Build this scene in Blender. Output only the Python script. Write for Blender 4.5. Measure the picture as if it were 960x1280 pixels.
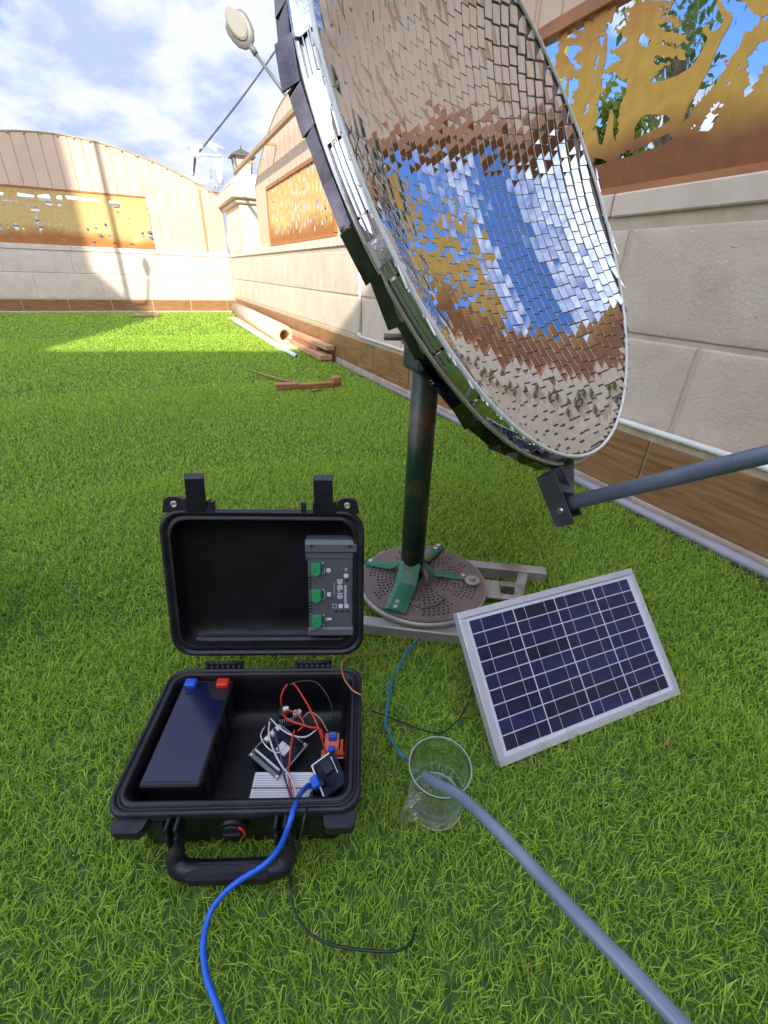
import bpy, bmesh, math, random
import numpy as np
from mathutils import Vector, Matrix, noise as mnoise
R_ = math.radians
PI = math.pi
for o in list(bpy.data.objects): bpy.data.objects.remove(o, do_unlink=True)
S = bpy.context.scene
COL = S.collection

# ------------------------------------------------------------------ camera
FPX, CX, CY, HCAM = 550.0, 480.0, 640.0, 0.62
def _c(px, py): return np.array([(px-CX)/FPX, (py-CY)/FPX, 1.0])
_v1 = _c(180, 333); _v2 = _c(1660, 382)
_n = np.cross(_v1, _v2); _n /= np.linalg.norm(_n)
_Y = _v1/np.linalg.norm(_v1); _X = np.cross(_n, _Y)
if _X[0] < 0: _X = -_X
RW = np.array([_X, _Y, -_n])
OC = np.array([0, 0, HCAM])
def ray(px, py): return RW @ _c(px, py)
def atZ(px, py, z=0.0):
    d = ray(px, py); return Vector(OC + d*((z-HCAM)/d[2]))
def atX(px, py, x):
    d = ray(px, py); return Vector(OC + d*(x/d[0]))
def atY(px, py, y):
    d = ray(px, py); return Vector(OC + d*(y/d[1]))
def atD(px, py, dist):
    d = ray(px, py); return Vector(OC + d/np.linalg.norm(d)*dist)
def proj(p):
    c = RW.T @ (np.asarray(p, float)-OC); return CX+FPX*c[0]/c[2], CY+FPX*c[1]/c[2], c[2]
cam = bpy.data.cameras.new('camera'); cam.sensor_fit = 'HORIZONTAL'; cam.sensor_width = 36
cam.lens = FPX/960*36; cam.clip_start = 0.02; cam.clip_end = 2000
camo = bpy.data.objects.new('camera', cam); COL.objects.link(camo)
M = Matrix.Identity(4)
for i in range(3):
    M[i][0] = RW[i][0]; M[i][1] = -RW[i][1]; M[i][2] = -RW[i][2]
M[2][3] = HCAM
camo.matrix_world = M
S.camera = camo
S.cycles.transparent_max_bounces = 24
S.render.resolution_x = 768; S.render.resolution_y = 1024

# ------------------------------------------------------------------ light
SUNV = Vector((.45, .89, -.563)).normalized()       # the way sunlight travels
SUN_STRENGTH, SKY_STRENGTH, EXPOSURE = 3.2, 0.125, 1.25
S.view_settings.view_transform = 'Standard'; S.view_settings.look = 'None'
S.view_settings.exposure = EXPOSURE; S.view_settings.gamma = 1.0
sl = bpy.data.lights.new('sun', 'SUN'); sl.energy = SUN_STRENGTH; sl.angle = R_(0.5); sl.color = (1, .93, .82)
so = bpy.data.objects.new('sun', sl); COL.objects.link(so)
so.rotation_euler = SUNV.to_track_quat('-Z', 'Y').to_euler()
W = bpy.data.worlds.new('World'); S.world = W; W.use_nodes = True
nt = W.node_tree; nt.nodes.clear()
def N_(t, ty, **k):
    n = t.nodes.new(ty)
    for a, b in k.items():
        if a.startswith('i_'):
            key = a[2:]
            n.inputs[int(key) if key.isdigit() else key.replace('_', ' ')].default_value = b
        else: setattr(n, a, b)
    return n
L = nt.links.new
sky = N_(nt, 'ShaderNodeTexSky', sky_type='NISHITA', sun_disc=False, sun_elevation=R_(29.4),
         sun_rotation=math.atan2(-.45, -.89), altitude=300, air_density=1.0, dust_density=.6, ozone_density=2.0)
tc = N_(nt, 'ShaderNodeTexCoord'); sx = N_(nt, 'ShaderNodeSeparateXYZ'); L(tc.outputs['Generated'], sx.inputs[0])
mz = N_(nt, 'ShaderNodeMath', operation='MAXIMUM', i_1=0.0); L(sx.outputs['Z'], mz.inputs[0])
az = N_(nt, 'ShaderNodeMath', operation='ADD', i_1=.32); L(mz.outputs[0], az.inputs[0])
dx = N_(nt, 'ShaderNodeMath', operation='DIVIDE'); L(sx.outputs['X'], dx.inputs[0]); L(az.outputs[0], dx.inputs[1])
dy = N_(nt, 'ShaderNodeMath', operation='DIVIDE'); L(sx.outputs['Y'], dy.inputs[0]); L(az.outputs[0], dy.inputs[1])
cb = N_(nt, 'ShaderNodeCombineXYZ'); L(dx.outputs[0], cb.inputs[0]); L(dy.outputs[0], cb.inputs[1])
mp = N_(nt, 'ShaderNodeMapping'); mp.inputs['Location'].default_value = (20.1, 3.3, 0); mp.inputs['Rotation'].default_value = (0, 0, .5)
mp.inputs['Scale'].default_value = (1.0, 1.0, 1.0)
L(cb.outputs[0], mp.inputs[0])
n1 = N_(nt, 'ShaderNodeTexNoise', i_Scale=2.3, i_Detail=9.0, i_Roughness=.58, i_Distortion=.35); L(mp.outputs[0], n1.inputs['Vector'])
n2 = N_(nt, 'ShaderNodeTexNoise', i_Scale=.8, i_Detail=2.0, i_Roughness=.5); L(mp.outputs[0], n2.inputs['Vector'])
ad = N_(nt, 'ShaderNodeMath', operation='ADD'); L(n1.outputs['Fac'], ad.inputs[0]); L(n2.outputs['Fac'], ad.inputs[1])
gd = N_(nt, 'ShaderNodeVectorMath', operation='DOT_PRODUCT'); gd.inputs[1].default_value = (-.12, .0, 0); L(tc.outputs['Generated'], gd.inputs[0])
ad2 = N_(nt, 'ShaderNodeMath', operation='ADD'); L(ad.outputs[0], ad2.inputs[0]); L(gd.outputs['Value'], ad2.inputs[1])
cr = N_(nt, 'ShaderNodeMapRange', i_1=.87, i_2=1.01); cr.interpolation_type = 'SMOOTHSTEP'; L(ad2.outputs[0], cr.inputs[0])
n3 = N_(nt, 'ShaderNodeTexNoise', i_Scale=5.0, i_Detail=6.0, i_Roughness=.55); L(mp.outputs[0], n3.inputs['Vector'])
cc = N_(nt, 'ShaderNodeMix', data_type='RGBA')
cc.inputs[6].default_value = (1.95, 2.35, 3.4, 1); cc.inputs[7].default_value = (3.3, 3.5, 4.05, 1)
cr3 = N_(nt, 'ShaderNodeMapRange', i_1=.38, i_2=.60); L(n3.outputs['Fac'], cr3.inputs[0]); L(cr3.outputs[0], cc.inputs[0])
sk2 = N_(nt, 'ShaderNodeMix', data_type='RGBA', blend_type='MULTIPLY'); sk2.inputs[0].default_value = 1
sk2.inputs[7].default_value = (.33, .47, .80, 1); L(sky.outputs[0], sk2.inputs[6])
# clouds brighten towards the sun: boost added behind the camera to light the shade
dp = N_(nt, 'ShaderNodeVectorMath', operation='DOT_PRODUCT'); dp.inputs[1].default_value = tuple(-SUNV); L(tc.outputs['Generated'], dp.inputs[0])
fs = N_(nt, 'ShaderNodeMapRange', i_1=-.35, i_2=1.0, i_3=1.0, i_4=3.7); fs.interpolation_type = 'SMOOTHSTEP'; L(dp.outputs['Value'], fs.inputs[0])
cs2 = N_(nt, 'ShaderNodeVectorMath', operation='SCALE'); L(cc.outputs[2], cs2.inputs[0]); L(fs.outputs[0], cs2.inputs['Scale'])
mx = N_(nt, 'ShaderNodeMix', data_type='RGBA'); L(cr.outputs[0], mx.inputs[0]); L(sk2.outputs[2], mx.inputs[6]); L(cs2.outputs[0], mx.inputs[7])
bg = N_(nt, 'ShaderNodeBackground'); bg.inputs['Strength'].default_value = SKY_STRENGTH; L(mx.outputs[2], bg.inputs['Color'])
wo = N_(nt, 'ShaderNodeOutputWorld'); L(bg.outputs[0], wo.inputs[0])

# ------------------------------------------------------------------ materials
MATS = {}
def mat(name, c, rough=.6, metal=0.0, c2=None, ns=8.0, stretch=(1, 1, 1), bump=0.0, bs=40.0, spec=.5, rvar=0.0, lo=.4, hi=.6,
        trans=0.0, coat=0.0, bdist=.002, c3=None, s3=2.0, l3=.55, h3=.7):
    if name in MATS: return MATS[name]
    m = bpy.data.materials.new(name); m.use_nodes = True; t = m.node_tree; b = t.nodes['Principled BSDF']; LL = t.links.new
    b.inputs['Base Color'].default_value = (*c, 1); b.inputs['Roughness'].default_value = rough; b.inputs['Metallic'].default_value = metal
    b.inputs['Specular IOR Level'].default_value = spec; b.inputs['Transmission Weight'].default_value = trans; b.inputs['Coat Weight'].default_value = coat
    co = N_(t, 'ShaderNodeTexCoord'); mpp = N_(t, 'ShaderNodeMapping'); mpp.inputs['Scale'].default_value = stretch; LL(co.outputs['Object'], mpp.inputs[0])
    if c2 is not None:
        n = N_(t, 'ShaderNodeTexNoise', i_Scale=ns, i_Detail=6.0, i_Roughness=.6); LL(mpp.outputs[0], n.inputs['Vector'])
        r = N_(t, 'ShaderNodeMapRange', i_1=lo, i_2=hi); LL(n.outputs['Fac'], r.inputs[0])
        x = N_(t, 'ShaderNodeMix', data_type='RGBA'); x.inputs[6].default_value = (*c, 1); x.inputs[7].default_value = (*c2, 1)
        LL(r.outputs[0], x.inputs[0]); out = x.outputs[2]
        if c3 is not None:
            n5 = N_(t, 'ShaderNodeTexNoise', i_Scale=s3, i_Detail=5.0, i_Roughness=.65); LL(co.outputs['Object'], n5.inputs['Vector'])
            r5 = N_(t, 'ShaderNodeMapRange', i_1=l3, i_2=h3); LL(n5.outputs['Fac'], r5.inputs[0])
            x5 = N_(t, 'ShaderNodeMix', data_type='RGBA'); LL(out, x5.inputs[6]); x5.inputs[7].default_value = (*c3, 1)
            LL(r5.outputs[0], x5.inputs[0]); out = x5.outputs[2]
        LL(out, b.inputs['Base Color'])
        if rvar:
            rr = N_(t, 'ShaderNodeMapRange', i_1=.3, i_2=.7, i_3=max(0, rough-rvar), i_4=min(1, rough+rvar)); LL(n.outputs['Fac'], rr.inputs[0]); LL(rr.outputs[0], b.inputs['Roughness'])
    if bump:
        n4 = N_(t, 'ShaderNodeTexNoise', i_Scale=bs, i_Detail=5.0, i_Roughness=.6); LL(mpp.outputs[0], n4.inputs['Vector'])
        bb = N_(t, 'ShaderNodeBump', i_Strength=bump, i_Distance=bdist); LL(n4.outputs['Fac'], bb.inputs['Height']); LL(bb.outputs[0], b.inputs['Normal'])
    MATS[name] = m; return m
def turf_mat():
    m = bpy.data.materials.new('turf_blades'); m.use_nodes = True; t = m.node_tree; b = t.nodes['Principled BSDF']; LL = t.links.new
    a = N_(t, 'ShaderNodeAttribute', attribute_name='tint')
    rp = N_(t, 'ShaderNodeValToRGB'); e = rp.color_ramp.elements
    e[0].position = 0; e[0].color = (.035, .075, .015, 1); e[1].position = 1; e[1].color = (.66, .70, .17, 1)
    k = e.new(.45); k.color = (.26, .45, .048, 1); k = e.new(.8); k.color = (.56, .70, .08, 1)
    LL(a.outputs['Fac'], rp.inputs[0]); LL(rp.outputs[0], b.inputs['Base Color'])
    b.inputs['Roughness'].default_value = .5; b.inputs['Specular IOR Level'].default_value = .25
    tr = N_(t, 'ShaderNodeBsdfTranslucent'); LL(rp.outputs[0], tr.inputs[0])
    ms = N_(t, 'ShaderNodeMixShader'); ms.inputs[0].default_value = .38; LL(b.outputs[0], ms.inputs[1]); LL(tr.outputs[0], ms.inputs[2])
    LL(ms.outputs[0], t.nodes['Material Output'].inputs[0]); return m
def leaf_mat(name, c1, c2):
    m = bpy.data.materials.new(name); m.use_nodes = True; t = m.node_tree; b = t.nodes['Principled BSDF']; LL = t.links.new
    g = N_(t, 'ShaderNodeNewGeometry'); x = N_(t, 'ShaderNodeMix', data_type='RGBA'); x.inputs[6].default_value = (*c1, 1); x.inputs[7].default_value = (*c2, 1)
    LL(g.outputs['Random Per Island'], x.inputs[0]); LL(x.outputs[2], b.inputs['Base Color']); b.inputs['Roughness'].default_value = .5
    tr = N_(t, 'ShaderNodeBsdfTranslucent'); LL(x.outputs[2], tr.inputs[0])
    ms = N_(t, 'ShaderNodeMixShader'); ms.inputs[0].default_value = .4; LL(b.outputs[0], ms.inputs[1]); LL(tr.outputs[0], ms.inputs[2])
    LL(ms.outputs[0], t.nodes['Material Output'].inputs[0]); return m
def panel_mat(name, zlo, zhi, low, midc, top):
    """airbrushed paint: rust brown at the foot, mustard above, orange brown at the top (local z)"""
    m = bpy.data.materials.new(name); m.use_nodes = True; t = m.node_tree; b = t.nodes['Principled BSDF']; LL = t.links.new
    co = N_(t, 'ShaderNodeTexCoord'); s = N_(t, 'ShaderNodeSeparateXYZ'); LL(co.outputs['Object'], s.inputs[0])
    n = N_(t, 'ShaderNodeTexNoise', i_Scale=2.2, i_Detail=3.0); LL(co.outputs['Object'], n.inputs['Vector'])
    nm = N_(t, 'ShaderNodeMath', operation='MULTIPLY_ADD', i_1=.45, i_2=-.225); LL(n.outputs['Fac'], nm.inputs[0])
    r = N_(t, 'ShaderNodeMapRange', i_1=zlo, i_2=zhi); LL(s.outputs['Z'], r.inputs[0])
    a = N_(t, 'ShaderNodeMath', operation='ADD'); LL(r.outputs[0], a.inputs[0]); LL(nm.outputs[0], a.inputs[1])
    rp = N_(t, 'ShaderNodeValToRGB'); e = rp.color_ramp.elements
    e[0].position = .18; e[0].color = (*low, 1); e[1].position = 1; e[1].color = (*top, 1)
    k = e.new(.36); k.color = (*midc, 1); k = e.new(.68); k.color = (*midc, 1)
    LL(a.outputs[0], rp.inputs[0])
    n2_ = N_(t, 'ShaderNodeTexNoise', i_Scale=30.0, i_Detail=5.0); LL(co.outputs['Object'], n2_.inputs['Vector'])
    mr = N_(t, 'ShaderNodeMapRange', i_1=.3, i_2=.7, i_3=.88, i_4=1.1); LL(n2_.outputs['Fac'], mr.inputs[0])
    x = N_(t, 'ShaderNodeVectorMath', operation='SCALE'); LL(rp.outputs[0], x.inputs[0]); LL(mr.outputs[0], x.inputs['Scale'])
    LL(x.outputs[0], b.inputs['Base Color']); b.inputs['Roughness'].default_value = .6; b.inputs['Specular IOR Level'].default_value = .3; return m

m_turf = turf_mat()
m_turfbase = mat('turf_backing', (.05, .10, .018), .9, c2=(.085, .15, .028), ns=60)
m_sand = mat('sandy_ground', (.36, .29, .2), .9, c2=(.28, .22, .15), ns=.6, bump=.3, bs=8)
m_stone = mat('limestone_block', (.60, .465, .345), .88, c2=(.66, .53, .41), ns=5, bump=.8, bs=105, bdist=.004, spec=.3, c3=(.50, .38, .25), s3=5.2, l3=.56, h3=.80)
m_cap = mat('limestone_cap', (.62, .495, .37), .8, c2=(.68, .56, .44), ns=7, bump=.3, bs=90, c3=(.55, .47, .36), s3=4)
m_mortar = mat('mortar', (.58, .455, .33), .9, c2=(.51, .39, .27), ns=20, bump=.5, bs=60)
m_tile = mat('wood_look_tile', (.19, .092, .034), .42, c2=(.34, .18, .075), ns=7, stretch=(1, .9, 11), lo=.35, hi=.68, rvar=.1, bump=.15, bs=18, c3=(.12, .055, .022), s3=6, l3=.58, h3=.8)
m_tilefar = mat('wood_look_tile_far', (.19, .092, .034), .42, c2=(.34, .18, .075), ns=7, stretch=(.9, 1, 11), lo=.35, hi=.68, rvar=.1, c3=(.12, .055, .022), s3=6, l3=.58, h3=.8)
m_grout = mat('grout', (.52, .42, .27), .8, c2=(.42, .33, .2), ns=30)
m_conc = mat('concrete', (.50, .39, .29), .85, c2=(.38, .29, .21), ns=14, bump=.4, bs=60)
m_clad = mat('beige_cladding', (.60, .42, .285), .5, c2=(.64, .455, .315), ns=3, c3=(.55, .38, .255), s3=2, bump=.06, bs=30)
m_cladtrim = mat('cladding_trim', (.42, .27, .14), .5, c2=(.36, .23, .11), ns=10)
m_frame = mat('rust_frame', (.33, .12, .035), .45, c2=(.42, .16, .04), ns=5, c3=(.2, .07, .02), s3=9, l3=.6)
m_panel = panel_mat('painted_cut_steel', .01, .46, (.25, .09, .03), (.58, .33, .055), (.52, .22, .06))
m_panelfar = panel_mat('painted_cut_steel_far', -.04, .64, (.40, .15, .035), (.60, .41, .15), (.56, .33, .12))
m_white = mat('white_plastic', (.78, .78, .74), .35, c2=(.7, .69, .62), ns=6)
m_greypvc = mat('grey_pvc', (.34, .32, .34), .38, c2=(.28, .265, .28), ns=9, c3=(.27, .22, .19), s3=14, l3=.6)
m_black = mat('black_polymer', (.009, .008, .012), .42, c2=(.015, .014, .02), ns=30, bump=.2, bs=300, rvar=.08, spec=.42, c3=(.038, .034, .036), s3=16, l3=.58, h3=.85)
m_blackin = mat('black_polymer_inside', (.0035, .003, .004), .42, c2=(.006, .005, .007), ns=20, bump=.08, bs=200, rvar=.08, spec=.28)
m_rubber = mat('black_rubber', (.009, .009, .010), .6)
m_chrome = mat('bare_steel', (.72, .71, .68), .25, 1.0, c2=(.6, .58, .55), ns=20)
m_alu = mat('anodised_aluminium', (.66, .67, .72), .4, .55, c2=(.58, .59, .64), ns=12, rvar=.06)
m_green = mat('green_paint', (.018, .12, .062), .38, c2=(.03, .17, .09), ns=9, c3=(.20, .095, .045), s3=11, l3=.53, h3=.62, bump=.2, bs=60)
m_pole = mat('rusty_dark_green_paint', (.006, .022, .012), .36, c2=(.010, .045, .02), ns=6, stretch=(1, 1, .35), c3=(.15, .065, .03), s3=9, l3=.49, h3=.62, bump=.25, bs=90)
m_rusty = mat('weathered_steel_disc', (.15, .11, .10), .5, .25, c2=(.20, .145, .125), ns=9, c3=(.30, .14, .06), s3=6, l3=.62, h3=.75, bump=.3, bs=80)
m_galv = mat('grey_steel_tube', (.33, .30, .27), .45, .35, c2=(.40, .37, .33), ns=12, c3=(.24, .19, .15), s3=7, l3=.58, bump=.15, bs=90)
m_armpaint = mat('blue_grey_arm_paint', (.125, .145, .185), .38, .2, c2=(.17, .19, .23), ns=14, c3=(.30, .26, .23), s3=30, l3=.66, h3=.74, bump=.12, bs=120)
m_darksteel = mat('dark_steel', (.05, .052, .06), .4, .4, c2=(.08, .08, .09), ns=20)
m_mirror = mat('mirror_glass', (.90, .89, .86), .012, 1.0)
m_mirror2 = mat('mirror_strip', (.62, .62, .63), .04, 1.0, c2=(.74, .74, .74), ns=14, bump=.05, bs=25, bdist=.003)
m_mirroredge = mat('mirror_cut_edge', (.80, .77, .68), .3, c2=(.86, .84, .78), ns=50)
m_mirror3 = mat('dark_mirror_strip', (.09, .08, .09), .06, 1.0, c2=(.17, .14, .14), ns=25, bump=.12, bs=18, bdist=.003)
m_foil = mat('silver_foil_tape', (.86, .86, .86), .16, 1.0, c2=(.78, .78, .8), ns=20, bump=.35, bs=30, bdist=.003)
m_bead = mat('rim_bead_metal', (.74, .72, .69), .24, .85, c2=(.56, .51, .46), ns=16, bump=.2, bs=50)
m_dishback = mat('dish_back', (.30, .28, .26), .5, .3, c2=(.22, .2, .19), ns=8)
m_glue = mat('adhesive', (.20, .165, .13), .6, c2=(.27, .23, .19), ns=60)
m_cell = mat('silicon_cell', (.006, .011, .046), .2, c2=(.010, .017, .072), ns=26, coat=.3, spec=.5, rvar=.05)
_t = m_cell.node_tree; _oi = N_(_t, 'ShaderNodeObjectInfo'); _b = _t.nodes['Principled BSDF']; _src = _b.inputs['Base Color'].links[0].from_socket
_mr = N_(_t, 'ShaderNodeMapRange', i_3=.6, i_4=1.6); _t.links.new(_oi.outputs['Random'], _mr.inputs[0])
_vs = N_(_t, 'ShaderNodeVectorMath', operation='SCALE'); _t.links.new(_src, _vs.inputs[0]); _t.links.new(_mr.outputs[0], _vs.inputs['Scale']); _t.links.new(_vs.outputs[0], _b.inputs['Base Color'])
m_backsheet = mat('white_backsheet', (.62, .62, .68), .35)
m_wood = mat('red_brown_timber', (.30, .10, .04), .7, c2=(.42, .18, .08), ns=14, stretch=(.4, .4, 6), bump=.3, bs=30)
m_plank = mat('brown_plank', (.42, .23, .12), .7, c2=(.52, .31, .18), ns=10, stretch=(6, .4, 6), bump=.2, bs=30)
m_card = mat('cardboard', (.58, .44, .30), .8, c2=(.64, .50, .35), ns=6)
m_twig = mat('dry_twig', (.32, .20, .07), .8)
m_blue = mat('blue_cable', (.012, .10, .55), .35)
m_teal = mat('teal_cable', (.02, .12, .21), .4, c2=(.03, .17, .28), ns=40)
m_blk = mat('black_cable', (.012, .012, .012), .4)
m_dgreen = mat('dark_green_cable', (.01, .04, .022), .4)
m_red = mat('red_wire', (.55, .035, .015), .4)
m_whitew = mat('pale_wire', (.62, .52, .50), .45)
m_purple = mat('purple_wire', (.12, .06, .26), .45)
m_copper = mat('copper_wire', (.50, .22, .10), .4, .4)
m_pcbred = mat('orange_circuit_board', (.50, .06, .015), .45, c2=(.62, .11, .03), ns=50)
m_pcbdark = mat('dark_circuit_board', (.004, .005, .010), .6, spec=.12, c2=(.02, .03, .045), ns=60)
m_acryl = mat('clear_acrylic', (.09, .10, .11), .12)
m_chip = mat('grey_metal_can', (.55, .55, .54), .35, .4)
m_bread = mat('breadboard_plastic', (.66, .63, .63), .5)
m_ctrl = mat('charge_controller_grey', (.075, .08, .095), .5, c2=(.085, .09, .105), ns=20)
m_ctrl2 = mat('charge_controller_heatsink', (.095, .10, .115), .45)
m_term = mat('green_terminal', (.02, .30, .10), .35)
m_print = mat('white_print', (.62, .63, .63), .6)
m_batt = mat('battery_plastic', (.012, .012, .015), .35, bump=.1, bs=200)
m_battlabel = mat('battery_label_film', (.007, .010, .038), .16, coat=.05)
m_blueterm = mat('blue_terminal_cap', (.02, .09, .55), .3)
m_redterm = mat('red_terminal_cap', (.6, .03, .012), .3)
m_hose = mat('translucent_hose', (.18, .215, .27), .25, c2=(.14, .17, .22), ns=12, spec=.5, coat=.2)
m_lampgrey = mat('street_lamp_grey', (.12, .12, .105), .45, c2=(.09, .09, .08), ns=6)
m_lens = mat('lamp_lens', (.22, .20, .155), .3)
m_roofw = mat('house_wall', (.56, .47, .37), .85, c2=(.5, .42, .33), ns=2)
m_iron = mat('lantern_iron', (.09, .075, .06), .5)
m_lglass = mat('lantern_glass', (.48, .42, .35), .3)
m_yellow = mat('yellow_post_paint', (.62, .60, .04), .4)
m_bark = mat('bark', (.16, .11, .07), .85, c2=(.1, .07, .045), ns=12)
m_leafd = leaf_mat('leaf_green', (.06, .13, .02), (.16, .25, .04))
m_leafy = leaf_mat('leaf_yellow_green', (.16, .24, .03), (.26, .33, .05))
m_glasspane = mat('window_glass', (.03, .04, .05), .08)

m_glass = mat('drinking_glass', (1, 1, 1), .0, trans=1.0, spec=.5)
m_glass.node_tree.nodes['Principled BSDF'].inputs['IOR'].default_value = 1.45
_t = m_glass.node_tree; _tp = N_(_t, 'ShaderNodeBsdfTransparent'); _ms = N_(_t, 'ShaderNodeMixShader'); _ms.inputs[0].default_value = .35
_tp.inputs[0].default_value = (.97, .985, .98, 1)
_t.links.new(_t.nodes['Principled BSDF'].outputs[0], _ms.inputs[1]); _t.links.new(_tp.outputs[0], _ms.inputs[2]); _t.links.new(_ms.outputs[0], _t.nodes['Material Output'].inputs[0])

# ------------------------------------------------------------------ object helpers
def tag(o, label=None, cat=None, group=None, kind=None):
    if label: o['label'] = label
    if cat: o['category'] = cat
    if group: o['group'] = group
    if kind: o['kind'] = kind
    return o
def thing(name, label, cat, loc=(0, 0, 0), mw=None, group=None):
    o = bpy.data.objects.new(name, None); o.empty_display_size = .05; COL.objects.link(o)
    if mw is not None: o.matrix_world = mw
    else: o.location = loc
    return tag(o, label, cat, group)
def link(name, me, parent=None, mw=None):
    o = bpy.data.objects.new(name, me); COL.objects.link(o)
    if parent is not None: o.parent = parent
    if mw is not None: o.matrix_local = mw
    return o
class MB:
    def __init__(s): s.v = []; s.f = []; s.mi = []; s.sm = []
    def add(s, V, F, mi=0, smooth=False):
        k = len(s.v); s.v.extend([tuple(p) for p in V]); s.f.extend([tuple(i+k for i in f) for f in F])
        s.mi.extend([mi]*len(F)); s.sm.extend([smooth]*len(F)); return s
    def box(s, c, size, rot=None, bev=0.0, mi=0):
        hx, hy, hz = [a/2 for a in size]; c = Vector(c)
        b = min(bev, hx*.95, hy*.95, hz*.95)
        def T(p):
            p = Vector(p)
            if rot is not None: p = rot @ p
            return p+c
        if b <= 0:
            V = [T((sx*hx, sy*hy, sz*hz)) for sx in (-1, 1) for sy in (-1, 1) for sz in (-1, 1)]
            F = [(0, 1, 3, 2), (4, 6, 7, 5), (0, 4, 5, 1), (2, 3, 7, 6), (0, 2, 6, 4), (1, 5, 7, 3)]
            return s.add(V, F, mi)
        V = []; idx = {}
        for sx in (-1, 1):
            for sy in (-1, 1):
                for sz in (-1, 1):
                    for ax in range(3):
                        p = [sx*(hx-b), sy*(hy-b), sz*(hz-b)]; p[ax] = (sx*hx, sy*hy, sz*hz)[ax]
                        idx[(sx, sy, sz, ax)] = len(V); V.append(T(p))
        F = []
        for ax in range(3):
            o1, o2 = [a for a in range(3) if a != ax]
            for sg in (-1, 1):
                q = []
                for a, b2 in ((-1, -1), (1, -1), (1, 1), (-1, 1)):
                    k = [0, 0, 0]; k[ax] = sg; k[o1] = a; k[o2] = b2; q.append(idx[(*k, ax)])
                F.append(q)
            for a in (-1, 1):
                for b2 in (-1, 1):
                    k1 = [0, 0, 0]; k1[ax] = -1; k1[o1] = a; k1[o2] = b2
                    k2 = list(k1); k2[ax] = 1
                    F.append([idx[(*k1, o1)], idx[(*k1, o2)], idx[(*k2, o2)], idx[(*k2, o1)]])
        for sx in (-1, 1):
            for sy in (-1, 1):
                for sz in (-1, 1): F.append([idx[(sx, sy, sz, a)] for a in range(3)])
        return s.add(V, F, mi)
    def tube(s, pts, r, seg=10, caps=True, mi=0, smooth=True, closed=False):
        P = [Vector(p) for p in pts]; n = len(P)
        rs = r if hasattr(r, '__len__') else [r]*n
        tg = []
        for i in range(n):
            if closed: t = P[(i+1) % n]-P[i-1]
            else: t = P[min(i+1, n-1)]-P[max(i-1, 0)]
            tg.append(t.normalized() if t.length > 1e-9 else Vector((0, 0, 1)))
        up = Vector((0, 0, 1)) if abs(tg[0].z) < .9 else Vector((1, 0, 0))
        nx = tg[0].cross(up).normalized(); V = []
        for i in range(n):
            nx = (nx-tg[i]*nx.dot(tg[i])).normalized(); ny = tg[i].cross(nx)
            for k in range(seg):
                a = 2*PI*k/seg; V.append(P[i]+(nx*math.cos(a)+ny*math.sin(a))*rs[i])
        F = []
        for i in range(n if closed else n-1):
            j = (i+1) % n
            for k in range(seg):
                l = (k+1) % seg; F.append((i*seg+k, i*seg+l, j*seg+l, j*seg+k))
        s.add(V, F, mi, smooth)
        if caps and not closed:
            k = len(s.v)-n*seg
            s.f.append(tuple(k+i for i in reversed(range(seg)))); s.f.append(tuple(k+(n-1)*seg+i for i in range(seg)))
            s.mi += [mi, mi]; s.sm += [False, False]
        return s
    def cyl(s, a, b, r, seg=16, mi=0, r2=None, smooth=True): return s.tube([a, b], [r, r if r2 is None else r2], seg, True, mi, smooth)
    def rings(s, RG, mi=0, smooth=True, cap0=False, cap1=False, close=False):
        n = len(RG[0]); V = [p for r in RG for p in r]; F = []
        m = len(RG)
        for i in range(m if close else m-1):
            j = (i+1) % m
            for k in range(n):
                l = (k+1) % n; F.append((i*n+k, i*n+l, j*n+l, j*n+k))
        if cap0: F.append(tuple(reversed(range(n))))
        if cap1: F.append(tuple((m-1)*n+k for k in range(n)))
        return s.add(V, F, mi, smooth)
    def lathe(s, prof, seg=32, c=(0, 0, 0), mi=0, smooth=True, close=False):
        c = Vector(c)
        RG = [[c+Vector((r*math.cos(2*PI*k/seg), r*math.sin(2*PI*k/seg), z)) for k in range(seg)] for r, z in prof]
        return s.rings(RG, mi, smooth, close=close)
    def prism(s, poly, a, b, f, mi=0):
        """poly 2D, extruded between depth a and b; f maps (u, v, w) to 3D"""
        n = len(poly); V = [f(u, v, a) for u, v in poly]+[f(u, v, b) for u, v in poly]
        F = [tuple(range(n)), tuple(reversed(range(n, 2*n)))]+[(i, i+n, (i+1) % n+n, (i+1) % n) for i in range(n)]
        return s.add(V, F, mi)
    def mesh(s, name, mats):
        me = bpy.data.meshes.new(name); me.from_pydata([tuple(v) for v in s.v], [], s.f)
        for m in (mats if isinstance(mats, (list, tuple)) else [mats]): me.materials.append(m)
        me.polygons.foreach_set('material_index', s.mi); me.polygons.foreach_set('use_smooth', s.sm)
        bm = bmesh.new(); bm.from_mesh(me); bmesh.ops.recalc_face_normals(bm, faces=bm.faces); bm.to_mesh(me); bm.free()
        me.update(); return me
    def build(s, name, mats, parent=None, mw=None): return link(name, s.mesh(name, mats), parent, mw)
def smoothpath(pts, n=8):
    P = [Vector(p) for p in pts]; P = [P[0]*2-P[1]]+P+[P[-1]*2-P[-2]]; out = []
    for i in range(1, len(P)-2):
        for k in range(n):
            t = k/n; a, b, c, d = P[i-1], P[i], P[i+1], P[i+2]
            out.append(.5*((2*b)+(c-a)*t+(2*a-5*b+4*c-d)*t*t+(3*b-3*c+d-a)*t**3))
    out.append(P[-2]); return out
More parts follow.
